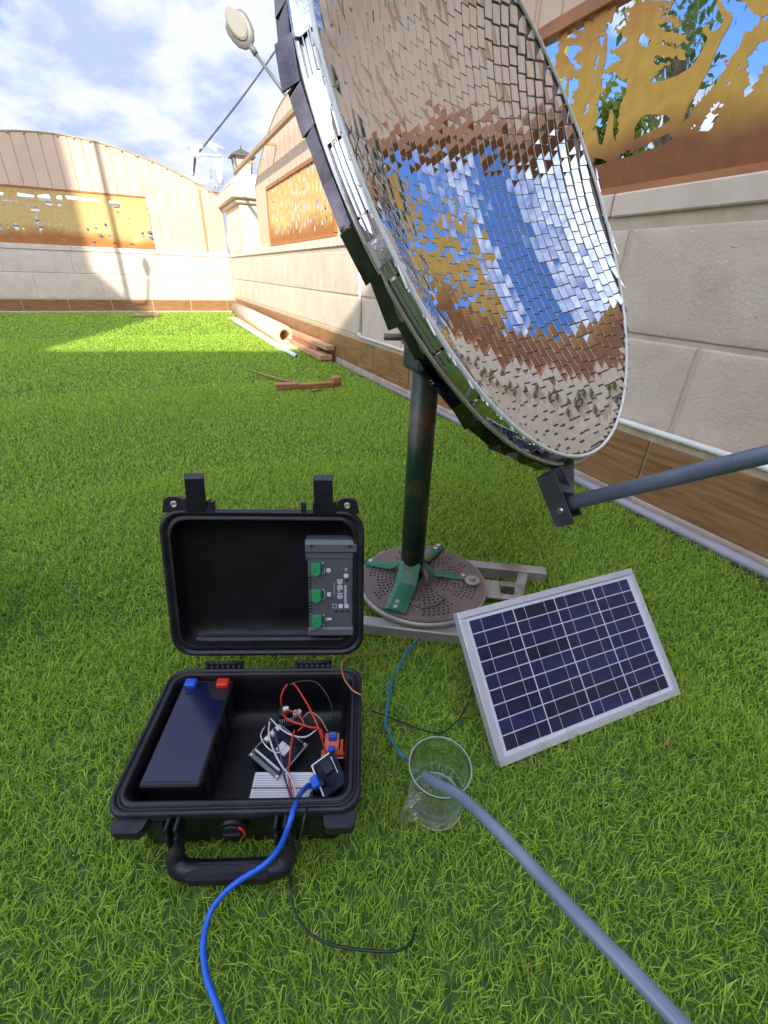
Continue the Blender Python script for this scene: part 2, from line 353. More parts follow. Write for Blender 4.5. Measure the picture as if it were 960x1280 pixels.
def rrect(hx, hy, r, z, seg=6, cx=0, cy=0):
    out = []
    for qx, qy, a0 in ((1, 1, 0), (-1, 1, 90), (-1, -1, 180), (1, -1, 270)):
        for k in range(seg+1):
            a = R_(a0+90*k/seg); out.append(Vector((cx+qx*(hx-r)+r*math.cos(a), cy+qy*(hy-r)+r*math.sin(a), z)))
    return out
def basis(x, y, z, o=(0, 0, 0)):
    m = Matrix.Identity(4)
    for i in range(3): m[i][0] = x[i]; m[i][1] = y[i]; m[i][2] = z[i]; m[i][3] = o[i]
    return m
def text_part(txt, size, mw, parent, name, m, align='CENTER', depth=.0001):
    cu = bpy.data.curves.new(name, 'FONT'); cu.body = txt; cu.size = size; cu.align_x = align; cu.align_y = 'CENTER'; cu.extrude = depth; cu.offset = size*.03
    o = bpy.data.objects.new(name, cu); COL.objects.link(o); dg = bpy.context.evaluated_depsgraph_get()
    me = bpy.data.meshes.new_from_object(o.evaluated_get(dg)); bpy.data.objects.remove(o)
    me.materials.clear(); me.materials.append(m); return link(name, me, parent, mw)

# ------------------------------------------------------------------ marching squares plate (laser cut sheet)
def sdpoly(U, Vv, poly):
    P = np.array(poly, float); Q = np.roll(P, -1, 0); d = np.full(U.shape, 1e9); ins = np.zeros(U.shape, bool)
    for (ax, ay), (bx, by) in zip(P, Q):
        ex, ey = bx-ax, by-ay; wx, wy = U-ax, Vv-ay; t = np.clip((wx*ex+wy*ey)/(ex*ex+ey*ey+1e-12), 0, 1)
        d = np.minimum(d, (wx-ex*t)**2+(wy-ey*t)**2)
        c = ((ay > Vv) != (by > Vv)) & (U < ex*(Vv-ay)/((ey if abs(ey) > 1e-12 else 1e-12))+ax); ins ^= c
    d = np.sqrt(d); return np.where(ins, d, -d)
class Field:
    def __init__(s, u0, u1, v0, v1, h, fill=-1.0):
        s.u = np.arange(u0, u1+h*.5, h); s.v = np.arange(v0, v1+h*.5, h); s.h = h; s.F = np.full((len(s.u), len(s.v)), float(fill))
    def op(s, poly, sub=False):
        P = np.array(poly, float); m = 4*s.h
        i0, i1 = np.searchsorted(s.u, [P[:, 0].min()-m, P[:, 0].max()+m]); j0, j1 = np.searchsorted(s.v, [P[:, 1].min()-m, P[:, 1].max()+m])
        if i1 <= i0 or j1 <= j0: return
        U, V_ = np.meshgrid(s.u[i0:i1], s.v[j0:j1], indexing='ij'); d = sdpoly(U, V_, poly); sl_ = s.F[i0:i1, j0:j1]
        s.F[i0:i1, j0:j1] = np.minimum(sl_, -d) if sub else np.maximum(sl_, d)
    def circ(s, cu, cv, r, sub=True):
        i0, i1 = np.searchsorted(s.u, [cu-r-3*s.h, cu+r+3*s.h]); j0, j1 = np.searchsorted(s.v, [cv-r-3*s.h, cv+r+3*s.h])
        if i1 <= i0 or j1 <= j0: return
        U, V_ = np.meshgrid(s.u[i0:i1], s.v[j0:j1], indexing='ij'); d = r-np.hypot(U-cu, V_-cv); sl_ = s.F[i0:i1, j0:j1]
        s.F[i0:i1, j0:j1] = np.minimum(sl_, -d) if sub else np.maximum(sl_, d)
    def plate(s, name, th, f, mats, parent=None, mw=None):
        """f(u, v, w arrays) -> xyz; w = 0 front, th back"""
        F = s.F.copy(); F[0, :] = F[-1, :] = -1e-3; F[:, 0] = F[:, -1] = -1e-3
        F[np.abs(F) < s.h*1e-3] = s.h*1e-3; nu, nv = F.shape
        cid = np.arange(nu*nv).reshape(nu, nv); ins = F > 0
        U, V_ = np.meshgrid(s.u, s.v, indexing='ij')
        pu = [U.ravel()]; pv = [V_.ravel()]
        a, b = F[:-1, :], F[1:, :]; t = np.where((a > 0) != (b > 0), a/(a-b+1e-30), .5); t = np.clip(t, .02, .98)
        pu.append((U[:-1, :]+t*s.h).ravel()); pv.append(V_[:-1, :].ravel()); hid = nu*nv+np.arange((nu-1)*nv).reshape(nu-1, nv)
        a, b = F[:, :-1], F[:, 1:]; t = np.where((a > 0) != (b > 0), a/(a-b+1e-30), .5); t = np.clip(t, .02, .98)
        pu.append(U[:, :-1].ravel()); pv.append((V_[:, :-1]+t*s.h).ravel()); vid = nu*nv+(nu-1)*nv+np.arange(nu*(nv-1)).reshape(nu, nv-1)
        pu = np.concatenate(pu); pv = np.concatenate(pv); polys = []; edges = []
        code = ins[:-1, :-1]*1+ins[1:, :-1]*2+ins[1:, 1:]*4+ins[:-1, 1:]*8
        I, J = np.nonzero(code)
        # merge runs of full cells along v into long quads
        for i, j in zip(I.tolist(), J.tolist()):
            c = int(code[i, j])
            k = [('c', cid[i, j]), ('e', hid[i, j]), ('c', cid[i+1, j]), ('e', vid[i+1, j]), ('c', cid[i+1, j+1]), ('e', hid[i, j+1]), ('c', cid[i, j+1]), ('e', vid[i, j])]
            if c == 15: polys.append((int(k[0][1]), int(k[2][1]), int(k[4][1]), int(k[6][1]))); continue
            bits = [c & 1, c & 2, c & 4, c & 8]; p = []
            for q in range(4):
                if bits[q]: p.append(int(k[2*q][1]))
                if bool(bits[q]) != bool(bits[(q+1) % 4]): p.append(int(k[2*q+1][1]))
            polys.append(tuple(p)); n = len(p); es = set(int(k[z][1]) for z in (1, 3, 5, 7))
            for q in range(n):
                if p[q] in es and p[(q+1) % n] in es: edges.append((p[q], p[(q+1) % n]))
        used = np.unique(np.concatenate([np.array(p) for p in polys])); remap = np.full(len(pu), -1); remap[used] = np.arange(len(used)); K = len(used)
        X = np.array(f(pu[used], pv[used], np.zeros(K))).T; Xb = np.array(f(pu[used], pv[used], np.full(K, th))).T
        faces = [tuple(int(remap[i]) for i in p) for p in polys]
        F2 = faces+[tuple(i+K for i in reversed(p)) for p in faces]+[(int(remap[b_]), int(remap[a_]), int(remap[a_])+K, int(remap[b_])+K) for a_, b_ in edges]
        me = bpy.data.meshes.new(name); me.from_pydata(np.concatenate([X, Xb]).tolist(), [], F2); me.materials.append(mats); me.update()
        return link(name, me, parent, mw)

# ================================================================== LAYOUT ANCHORS
_rl, _rr = atZ(213, 834, .1), atZ(453, 832, .1)
CU = (_rr-_rl); CU.z = 0; CU.normalize(); CB = Vector((-CU.y, CU.x, 0)); CO = (_rl+_rr)/2-CB*.1015; CO.z = 0
CO = CO+CU*(.001)
MUG_C = (.2195, .262)
BASE_C = Vector((.414, .640, 0))
# ================================================================== THE SETTING
XW, YF = 1.25, 8.25        # faces of the right wall and of the far wall
def sheet(name, pts, z, m, kind='structure', cat=None):
    me = bpy.data.meshes.new(name); me.from_pydata([(x, y, z) for x, y in pts], [], [tuple(range(len(pts)))]); me.materials.append(m)
    return tag(link(name, me), kind=kind)
sheet('ground', [(-600, -600), (600, -600), (600, 600), (-600, 600)], -.06, m_sand)
sheet('turf_backing', [(-6.4, -3.8), (1.205, -3.8), (1.205, 8.18), (-6.4, 8.18)], 0, m_turfbase)
b = MB(); b.box((1.257, 2.2, .0), (.047, 12.0, .078), bev=.004)
tag(b.build('concrete_edging', m_conc), kind='structure')
b = MB(); b.box((-2.6, 8.215, -.018), (7.75, .08, .085), bev=.006)
tag(b.build('kerb', m_conc), kind='structure')

# ---- turf blades
def turf():
    rng = np.random.default_rng(7); roots = []; wid = []; ln = []
    def zone(r0, r1, dens, w, l, ymin=-.5):
        ext = r1*1.02; n = int(dens*(2*ext)*(ext+.6)); x = rng.uniform(-ext, ext, n); y = rng.uniform(ymin, ext, n); r = np.hypot(x, y)
        # soft zone borders
        e = (r1-r0)*.18 if r0 > 0 else 0
        k = (r >= r0-e*rng.random(n)) & (r < r1+(r1-r0)*.1*rng.random(n)) & (x < 1.2) & (y < 8.17)
        d = np.stack([x, y, np.full(n, -HCAM)], 1) @ RW; z = d[:, 2]; px = CX+FPX*d[:, 0]/z; py = CY+FPX*d[:, 1]/z
        k &= (z > .05) & (px > -60) & (px < 1020) & (py < 1420)
        roots.append(np.stack([x, y], 1)[k]); m_ = k.sum(); wid.append(np.full(m_, w)*rng.uniform(.75, 1.25, m_)); ln.append(np.full(m_, l)*(rng.uniform(.6, 1.35, m_) if r0 < 1.4 else rng.uniform(.8, 1.15, m_)))
    zone(0, .75, 70000, .0014, .0235); zone(.75, 1.5, 62000, .0020, .019); zone(1.5, 2.8, 30000, .0032, .020)
    zone(2.8, 5.2, 11500, .0060, .020); zone(5.2, 10.5, 4200, .0105, .019)
    P = np.concatenate(roots); w = np.concatenate(wid); l = np.concatenate(ln); n = len(P)
    # nothing grows inside the case or under the stand
    u = np.array(CU[:2]); bb = np.array(CB[:2]); q = P-np.array(CO[:2]); inside = (np.abs(q@u) < .118) & (np.abs(q@bb) < .082)
    q = P-np.array(BASE_C[:2]); inside |= (np.hypot(q[:, 0], q[:, 1]) < .11)
    q = P-np.array(MUG_C[:2]); sh = np.where(np.hypot(q[:, 0], q[:, 1]) < .034, .45, 1.0)
    k = ~inside; P = P[k]; w = w[k]; l = l[k]*sh[k]; n = len(P)
    cl = np.sin(P[:, 0]*9+np.sin(P[:, 1]*7)*2)*np.sin(P[:, 1]*11+np.sin(P[:, 0]*6)*2)
    az = rng.vonmises(.9+cl*.7, .55, n); lean = rng.uniform(.45, 1.45, n); d = np.stack([np.cos(az), np.sin(az)], 1)
    a2 = az+rng.normal(0, .6, n); d2 = np.stack([np.cos(a2), np.sin(a2)], 1)
    face = az+PI/2+rng.normal(0, .8, n); s = np.stack([np.cos(face), np.sin(face)], 1)*(w/2)[:, None]
    V = np.zeros((n, 5, 3)); h1 = l*.55*np.cos(lean*.6); o1 = l*.55*np.sin(lean*.6); h2 = l*.45*np.cos(lean*1.25); o2 = l*.45*np.sin(lean*1.25)
    V[:, 0, :2] = P-s; V[:, 1, :2] = P+s; m1 = P+d*o1[:, None]; V[:, 2, :2] = m1-s*.85; V[:, 3, :2] = m1+s*.85; V[:, 2, 2] = V[:, 3, 2] = h1
    V[:, 4, :2] = m1+d2*o2[:, None]; V[:, 4, 2] = h1+np.maximum(h2, -.4*h1); V[:, :2, 2] = -.001
    idx = (np.arange(n)*5)[:, None]; tris = np.concatenate([idx+np.array([[0, 1, 3]]), idx+np.array([[0, 3, 2]]), idx+np.array([[2, 3, 4]])], 1).reshape(-1)
    me = bpy.data.meshes.new('artificial_turf'); me.vertices.add(n*5); me.vertices.foreach_set('co', V.reshape(-1))
    me.loops.add(len(tris)); me.loops.foreach_set('vertex_index', tris.astype(np.int32)); nf = n*3; me.polygons.add(nf)
    me.polygons.foreach_set('loop_start', np.arange(0, nf*3, 3, dtype=np.int32)); me.polygons.foreach_set('loop_total', np.full(nf, 3, dtype=np.int32))
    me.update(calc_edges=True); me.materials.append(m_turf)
    at = me.attributes.new('tint', 'FLOAT', 'POINT'); t = np.clip(rng.beta(1.5, 1.7, n), 0, 1); hk = np.array([0, 0, .5, .5, 1.0]); tt = .04+.40*t[:, None]+.58*hk[None, :]*(.6+.8*rng.random((n, 1))); at.data.foreach_set('value', np.clip(tt, 0, 1).reshape(-1).astype(np.float32))  # roots darkened, tips yellowed: shade and bounced light put into the blade tint
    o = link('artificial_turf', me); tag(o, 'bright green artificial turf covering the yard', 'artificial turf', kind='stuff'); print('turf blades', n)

# ---- block helper with uneven pillowed face; local frame (a along, z up), outward normal o
def block(name, mesh_mat, parent, f, a0, a1, z0, z1, th, seed, nx=8, nz=5, rough=.003, rec=.002):
    rd = random.Random(seed); V = []; F = []
    def gu(i, n, Ln):
        e = .006/Ln
        return 0.0 if i == 0 else 1.0 if i == n else e+(1-2*e)*(i-1)/(n-2)
    for i in range(nx+1):
        for j in range(nz+1):
            u = gu(i, nx, a1-a0); v = gu(j, nz, z1-z0); ed = min(u*(a1-a0), (1-u)*(a1-a0), v*(z1-z0), (1-v)*(z1-z0))
            a = a0+u*(a1-a0); z = z0+v*(z1-z0)
            if ed < 1e-6:
                a += rd.uniform(-.0035, .0035) if 0 < i < nx else 0; z += rd.uniform(-.003, .003) if 0 < j < nz else 0
            w = th-rec if ed < 1e-6 else th+rd.uniform(-rough, rough)
            V.append(f(a, z, w))
    for i in range(nx):
        for j in range(nz):
            k = i*(nz+1)+j; F.append((k, k+nz+1, k+nz+2, k+1))
    bd = [i*(nz+1) for i in range(nx+1)]+[nx*(nz+1)+j for j in range(1, nz+1)]+[i*(nz+1)+nz for i in range(nx-1, -1, -1)]+[j for j in range(nz-1, 0, -1)]
    k0 = len(V)
    for i in bd:
        p = i//(nz+1), i % (nz+1); V.append(f(a0+gu(p[0], nx, a1-a0)*(a1-a0), z0+gu(p[1], nz, z1-z0)*(z1-z0), 0))
    n = len(bd)
    for i in range(n): F.append((bd[i], bd[(i+1) % n], k0+(i+1) % n, k0+i))
    b = MB(); b.add(V, F, 0, True); b.sm[-n:] = [False]*n; return b.build(name, mesh_mat, parent)

# ---- right wall: backing at x = 1.27, block faces come forward to 1.25
wr = thing('boundary_wall', 'pale stone boundary wall with brown tiled foot, running back along the right side', 'wall', (XW, 2.2, 0))
def fr(a, z, w): return (XW+.02-w-wr.location.x, a-wr.location.y, z)
b = MB(); b.box((XW+.0035+.09-wr.location.x, 0, .395), (.18, 12.05, .83), bev=0); b.build('wall_core', m_mortar, wr)
sd = 0
for row, (z0, z1, off) in enumerate(((.246, .476, .727), (.490, .750, 1.02))):
    a = off-.55*9
    while a < 8.1:
        st = .55 if a < 2.3 else 1.1
        a1 = min(a+st, 8.22); sd += 1; near = -.6 < a < 2.3
        if a > -3.7: block('stone_block', m_stone, wr, fr, a+(.007 if near else .002), a1-(.007 if near else .002), z0, z1, .02, sd, 22 if near else 8, 12 if near else 4, .0012 if near else .0004, .0016 if near else .0006)
        a += st
rdp = random.Random(31)
for (px_, py_, ln_, an_) in ((876, 355, .018, 1.4), (870, 378, .020, 1.2), (916, 308, .014, .4), (945, 395, .012, 1.0), (934, 416, .010, .8), (905, 470, .009, .2), (820, 330, .008, 1.0), (812, 500, .007, .5), (940, 500, .010, .7), (930, 545, .008, 1.2), (880, 300, .007, .4)):
    p = atX(px_, py_, XW); b = MB(); P = []
    for k in range(4):
        t_ = k/3-.5; P.append((p.x-wr.location.x+.0012, p.y-wr.location.y+math.cos(an_)*ln_*t_+rdp.uniform(-.001, .001), p.z+math.sin(an_)*ln_*t_))
    b.tube(P, [.0006, .0022, .0019, .0005], 6); b.build('gouge', m_mortar, wr)
a = 1.10-.6*8
while a < 8.1:
    a1 = min(a+.6, 8.22); sd += 1
    b = MB(); b.box((XW+.085-wr.location.x, (a+a1)/2-wr.location.y, .8115), (.19, a1-a-.005, .057), bev=.004); b.build('cap_stone', m_cap, wr)
    a += .6
a = .765-.49*9
while a < 8.1:
    a1 = min(a+.49, 8.22)
    b = MB(); b.box((XW-.002-wr.location.x, (a+a1)/2-wr.location.y, .1285), (.028, a1-a-.007, .174), bev=.002); b.build('skirting_tile', m_tile, wr)
    a += .49
b = MB(); b.box((XW+.006-wr.location.x, 0, .123), (.03, 12.04, .24), bev=.003); b.build('tile_grout', m_grout, wr)

# ---- far wall
wf = thing('boundary_wall', 'sunlit cream plastered wall with tiled foot across the far end', 'wall', (-2.6, YF, 0))
def ff(a, z, w): return (a-wf.location.x, .02-w, z)
b = MB(); b.box((0, .0925, .395), (7.7, .18, .83)); b.build('wall_core', m_mortar, wf)
for row, (z0, z1, off) in enumerate(((.186, .50, .2), (.506, .775, -.1))):
    a = off-.8*8
    while a < 1.2:
        a1 = min(a+.8, 1.235); sd += 1
        if a > -6.3: block('stone_block', m_cap, wf, ff, a+.002, a1-.002, z0, z1, .02, sd, 5, 3, .0004, .0006)
        a += .8
a = 1.235
while a > -6.2:
    a0 = max(a-1.05, -6.4); b = MB(); b.box(((a+a0)/2-wf.location.x, .085, .810), (a-a0-.004, .19, .060), bev=.004); b.build('cap_stone', m_cap, wf); a -= 1.05
a = 1.105
b = MB(); b.box((1.17-wf.location.x, -.002, .1), (.125, .03, .145), bev=.002); b.build('skirting_tile', m_tilefar, wf)
while a > -6.2:
    a0 = a-.545; b = MB(); b.box(((a+a0)/2-wf.location.x, -.002, .1), (.545-.014, .03, .145), bev=.002); b.build('skirting_tile', m_tilefar, wf); a = a0
b = MB(); b.box((0, .006, .1), (7.68, .03, .165), bev=.003); b.build('tile_grout', m_grout, wf)

# ---- left wall, out of frame on the left, closes the yard
wl = thing('boundary_wall', 'plain cream wall closing the yard on the left', 'wall', (-6.5, 2.2, 0))
b = MB(); b.box((0, 0, .42), (.2, 12.0, .84), bev=.01); b.build('wall_core', m_cap, wl)

# ---- cut panels
def fir(bx, by, h, w, rd, lean=0.0, n=None):
    n = n or max(5, int(h/.055)); L_, R2 = [], []
    for i in range(n):
        t = i/n; ww = w*(1-t)**.8*rd.uniform(.75, 1.15); z = by+h*t; x = bx+lean*t
        L_.append((x-ww, z+h/n*.1)); L_.append((x-ww*.42, z+h/n*.62)); R2.append((x+ww*rd.uniform(.8, 1.1), z+h/n*rd.uniform(-.1, .35))); R2.append((x+ww*.42, z+h/n*.75))
    return L_+[(bx+lean, by+h)]+R2[::-1]
def spine(pts, w0, w1, rd, spike=.03, every=.03):
    """a trunk along points with ragged twigs on both sides"""
    P = [Vector((p[0], p[1], 0)) for p in pts]; P = smoothpath(P, max(3, int(.25/every))); n = len(P); A, B_ = [], []
    for i in range(n-1):
        t = (P[i+1]-P[i]).normalized(); nn = Vector((-t.y, t.x, 0)); w = w0+(w1-w0)*i/(n-1)
        A.append(P[i]+nn*w); A.append(P[i]+nn*(w+spike*rd.uniform(.2, 1.25))+t*spike*rd.uniform(.1, .9)); 
        B_.append(P[i]-nn*w); B_.append(P[i]-nn*(w+spike*rd.uniform(.2, 1.25))+t*spike*rd.uniform(.1, .9))
    pts_ = A+[P[-1]]+B_[::-1]; return [(p.x, p.y) for p in pts_]
def jag(poly, rd, step=.014, amp=.008):
    out = []; n = len(poly)
    for i in range(n):
        (ax, ay), (bx, by) = poly[i], poly[(i+1) % n]; L_ = math.hypot(bx-ax, by-ay); k = int(L_/step); out.append((ax, ay))
        if k < 1 or L_ > .3: continue
        nx, ny = -(by-ay)/L_, (bx-ax)/L_
        for j in range(k):
            t1 = (j+.35)/(k+.3); t2 = (j+.75)/(k+.3); o = rd.uniform(-1, 1)*amp
            out.append((ax+(bx-ax)*t1+nx*o, ay+(by-ay)*t1+ny*o)); out.append((ax+(bx-ax)*t2-nx*o*.3, ay+(by-ay)*t2-ny*o*.3))
    return out
def px_poly(P, ox=640, oy=0, s=3.0):
    out = []
    for x, y in P:
        p = atX(ox+x/s, oy+y/s, XW+.02); out.append((p.y, p.z))
    return out
def fence_near():
    t = thing('metal_fence', 'beige metal fence with rust and mustard deer panel, right of the mirror dish', 'fence', (XW+.03, 1.0, .84))
    oy, oz = 1.0, .84; rd = random.Random(3)
    y0, y1, z0, z1 = -1.35, 1.56, .852, 1.29
    F = Field(y0, y1, z0, z1, .0036)
    # ground band
    F.op([(y0, z0), (y1, z0), (y1, .93)]+px_poly([(290, 625), (380, 603), (500, 565), (560, 545), (640, 495), (700, 490), (755, 492), (800, 450), (860, 480), (960, 440)])+[(.45, .985), (.1, .97), (-.5, .99), (y0, .96)])
    # firs with trunks traced on the plane of the panel
    F.op(jag(px_poly([(315, 0), (352, 0), (340, 50), (385, 20), (372, 70), (330, 110), (350, 128), (318, 140), (330, 180), (360, 182), (315, 205), (300, 260), (352, 235), (308, 270), (345, 300), (290, 300), (352, 345), (285, 345), (335, 392), (278, 385), (262, 470), (270, 520), (300, 490), (310, 560), (290, 650), (225, 600), (200, 400), (245, 380), (215, 345), (262, 320), (240, 290), (150, 330), (60, 300), (190, 220), (215, 180), (165, 150), (240, 140), (215, 100), (265, 120), (260, 70), (300, 75)]), rd))
    F.op(jag(px_poly([(428, 300), (400, 290), (380, 270), (318, 272), (370, 240), (405, 225), (385, 200), (358, 190), (400, 175), (425, 150), (408, 130), (380, 110), (420, 95), (440, 60), (425, 35), (452, 20), (470, 0), (600, 0), (590, 30), (555, 60), (600, 55), (640, 85), (600, 105), (560, 115), (640, 130), (660, 160), (600, 165), (545, 155), (590, 175), (640, 185), (650, 225), (590, 215), (540, 205), (520, 240), (600, 235), (545, 262), (520, 300), (505, 320), (455, 330), (450, 400), (410, 560), (395, 600), (380, 600), (400, 400), (425, 340)]), rd, .013, .007))
    for q_ in ([(195, 95), (215, 75), (300, 40), (318, 20), (300, 80), (258, 62), (250, 112), (215, 92)], [(190, 175), (235, 165), (262, 180), (225, 215), (258, 250), (240, 262), (200, 215)],
               [(165, 300), (190, 285), (215, 320), (225, 370), (200, 372), (180, 330)], [(120, 200), (150, 190), (170, 230), (150, 260)], [(475, 120), (520, 150), (500, 175), (470, 160)], [(540, 90), (590, 80), (610, 95), (560, 108)], [(545, 20), (585, 30), (560, 45)]):
        F.op(jag(px_poly(q_), rd, .012, .005), True)
    F.op(px_poly([(712, 95), (728, 92), (738, 115), (770, 110), (790, 70), (760, 10), (770, -10), (800, 40), (818, 45), (822, 65), (805, 105), (780, 145), (755, 205), (730, 265), (700, 320), (675, 368), (655, 400), (640, 440), (632, 500), (600, 520), (585, 505), (600, 455), (575, 430), (500, 428), (480, 440), (455, 480), (450, 545), (410, 580), (400, 560), (420, 480), (412, 400), (440, 335), (480, 312), (560, 302), (620, 280), (660, 255), (690, 220), (712, 180), (730, 140), (710, 118)]))
    F.op(spine(px_poly([(630, 500), (700, 410), (770, 330), (820, 250), (880, 170), (990, 60)]), .008, .014, rd, .020, .03))
    F.op(spine(px_poly([(680, 500), (730, 400), (780, 350), (850, 300), (870, 180), (870, 120)]), .005, .003, rd, .008, .03))
    F.op(px_poly([(430, 535), (500, 500), (560, 470), (620, 430), (600, 490), (520, 530), (440, 575)]))
    F.op(px_poly([(820, -10), (870, 5), (900, 50), (945, 60), (990, 20), (990, -20)]))
    F.op(jag(px_poly([(730, 500), (770, 430), (735, 420), (790, 395), (760, 370), (805, 350), (790, 320), (820, 320), (815, 285), (835, 290), (838, 255), (855, 262), (862, 225), (872, 262), (885, 270), (875, 290), (890, 310), (868, 330), (862, 365), (900, 340), (890, 320), (925, 300), (915, 270), (940, 280), (935, 240), (955, 250), (985, 190), (990, 520), (740, 520)]), rd, .011, .005))
    F.op(px_poly([(340, 600), (338, 530), (352, 470), (368, 398), (375, 440), (372, 500), (390, 560), (385, 620)]))
    F.op(px_poly([(300, 590), (290, 520), (308, 478), (320, 540), (370, 548), (365, 600)]))
    # further shapes along the panel to both sides
    x = .42
    while x > y0:
        F.op(fir(x, .95, rd.uniform(.2, .36), rd.uniform(.04, .085), rd, rd.uniform(-.02, .02))); x -= rd.uniform(.075, .13)
    for x in (.36, .02, -.33, -.72, -1.1):
        F.op(spine([(x, .9), (x+rd.uniform(-.02, .02), 1.1), (x+rd.uniform(-.05, .05), 1.32)], .018, .008, rd, .03, .03))
    for x in (1.28, 1.4, 1.5): F.op(fir(x, .9, rd.uniform(.2, .34), .05, rd))
    for x in (1.33, 1.46): F.op(spine([(x, .9), (x+.01, 1.1), (x-.02, 1.32)], .014, .006, rd, .03, .03))
    for hx in (.15, -.9):      # two more plain deer further along
        D = [(0, .0), (.012, .07), (.0, .12), (-.03, .15), (-.045, .145), (-.05, .16), (-.03, .185), (-.01, .19), (.0, .22), (.008, .19), (.03, .17), (.045, .13), (.13, .125), (.17, .13), (.18, .1), (.165, .06), (.175, .0), (.16, .0), (.15, .05), (.13, .08), (.05, .075), (.03, .05), (.02, 0)]
        F.op([(hx+u*1.1, .95+v*1.2) for u, v in D])
    F.plate('cut_panel', .003, lambda u, v, w: (w+.004-.03+.02, u-oy, v-oz), m_panel, t)
    # frame round the panel
    for c, s_ in (((0, (y0+y1)/2-oy, z1+.008-oz), (.045, y1-y0+.10, .036)), ((0, (y0+y1)/2-oy, z0-.004-oz), (.045, y1-y0+.10, .022)),
                  ((0, y1+.02-oy, (z0+z1)/2-oz), (.041, .04, z1-z0-.02)), ((0, y0-.02-oy, (z0+z1)/2-oz), (.041, .04, z1-z0-.02))):
        b = MB(); b.box(c, s_, bev=.002); b.build('frame_rail', m_frame, t)
    # cladding boards above the panel and beside it
    def top(y): return 1.86-.175*(y-1.0)**2 if abs(y-1.0) < 1.65 else 1.39
    boards(t, oy, oz, -.62, 2.64, top, lambda y: z1+.028 if y0-.06 < y < y1+.02 else .842, (y1+.045, y0-.05))
    b = MB(); b.box((-.10, 1.0-oy, 1.62-oz), (.03, 2.3, .03), bev=.003); b.build('top_rail', m_cladtrim, t)
    # further bay towards the house
    t2 = thing('metal_fence', 'beige metal fence bay standing on the wall beside the house', 'fence', (XW+.03, -2.3, .84))
    boards(t2, -2.3, .84, -3.7, -.64, lambda y: 1.86-.175*(y+2.3)**2, lambda y: .842 if y < -1.4 else z1+.028, ())
def boards(t, oy, oz, ya, yb, top, bot, cuts, step=.105):
    y = ya; m = m_clad; k = 0
    edges = [ya]
    while edges[-1]+step < yb-.02: edges.append(edges[-1]+step)
    edges.append(yb)
    for c in cuts:
        if not any(abs(c-e) < .02 for e in edges): edges.append(c)
    edges = sorted(edges)
    for a, c in zip(edges[:-1], edges[1:]):
        k += 1; mid = (a+c)/2; zb = bot(mid); g = 0.0; r = .004
        prof = [(a+g, .006), (a+g+.006, -.002), (c-g-.006, -.002), (c-g, .006)]   # shallow ribbed board, section in (y, x)
        b = MB(); V = []
        for (yy, xx) in prof: V += [(xx, yy-oy, zb-oz), (xx, yy-oy, top(yy)-oz), (xx+.012, yy-oy, zb-oz), (xx+.012, yy-oy, top(yy)-oz)]
        F = []
        for i in range(3):
            q = i*4; F += [(q, q+4, q+5, q+1), (q+2, q+3, q+7, q+6), (q+1, q+5, q+7, q+3), (q, q+2, q+6, q+4)]
        F += [(0, 1, 3, 2), (12, 14, 15, 13)]
        b.add(V, F); b.build('cladding_board', m, t)
    b = MB(); n = 40; R1 = []
    P = [(.004, ya+(yb-ya)*i/n-oy, top(ya+(yb-ya)*i/n)+.004-oz) for i in range(n+1)]
    b.tube(P, .011, 6, smooth=False); b.build('edge_trim', m_cladtrim, t)
    # dark backing rails behind the boards
fence_near()
def fence_mid():
    t = thing('metal_fence', 'arched beige metal fence bay with narrow slotted panel, on the wall left of the dish', 'fence', (XW+.03, 4.5, .84))
    oy, oz = 4.5, .84; rd = random.Random(11); y0, y1, z0, z1 = 3.5, 5.48, .862, 1.345
    F = Field(y0, y1, z0, z1, .011, 1.0)
    F.F[:] = .05
    # leafy slots between tree trunks
    y = y0+.07
    while y < y1-.07:
        w = rd.uniform(.02, .042); z = z0+rd.uniform(.03, .10)
        while z < z1-.06:
            h = rd.uniform(.04, .13); c = y+rd.uniform(-.02, .02)
            F.op([(c-w*rd.uniform(.3, 1), z+h*.3), (c, z), (c+w*rd.uniform(.3, 1), z+h*.35), (c+w*rd.uniform(.1, .7), z+h), (c-w*.4, z+h*.8)], True); z += h+rd.uniform(.008, .03)
        y += w*1.8+rd.uniform(.012, .04)
    F.plate('cut_panel', .006, lambda u, v, w: (w-.008, u-oy, v-oz), m_panelfar, t)
    for c, s_ in (((0, (y0+y1)/2-oy, z1+.008-oz), (.04, y1-y0+.06, .03)), ((0, (y0+y1)/2-oy, z0-.006-oz), (.04, y1-y0+.06, .02)), ((0, y1+.015-oy, (z0+z1)/2-oz), (.036, .03, z1-z0-.02)), ((0, y0-.015-oy, (z0+z1)/2-oz), (.036, .03, z1-z0-.02))):
        b = MB(); b.box(c, s_, bev=.002); b.build('frame_rail', m_frame, t)
    boards(t, oy, oz, 2.9, 6.1, lambda y: 1.86-.175*(y-4.5)**2, lambda y: z1+.024 if y0-.03 < y < y1+.03 else .842, (y1+.03, y0-.03), .16)
    b = MB(); b.box((-.12, 4.85-oy, 1.62-oz), (.035, 3.5, .035), bev=.003); b.build('top_rail', m_cladtrim, t)
    for y in (3.3, 5.0, 5.9):
        b = MB(); b.box((-.06, y-oy, 1.62-oz), (.10, .02, .02)); b.build('rail_bracket', m_cladtrim, t)
fence_mid()
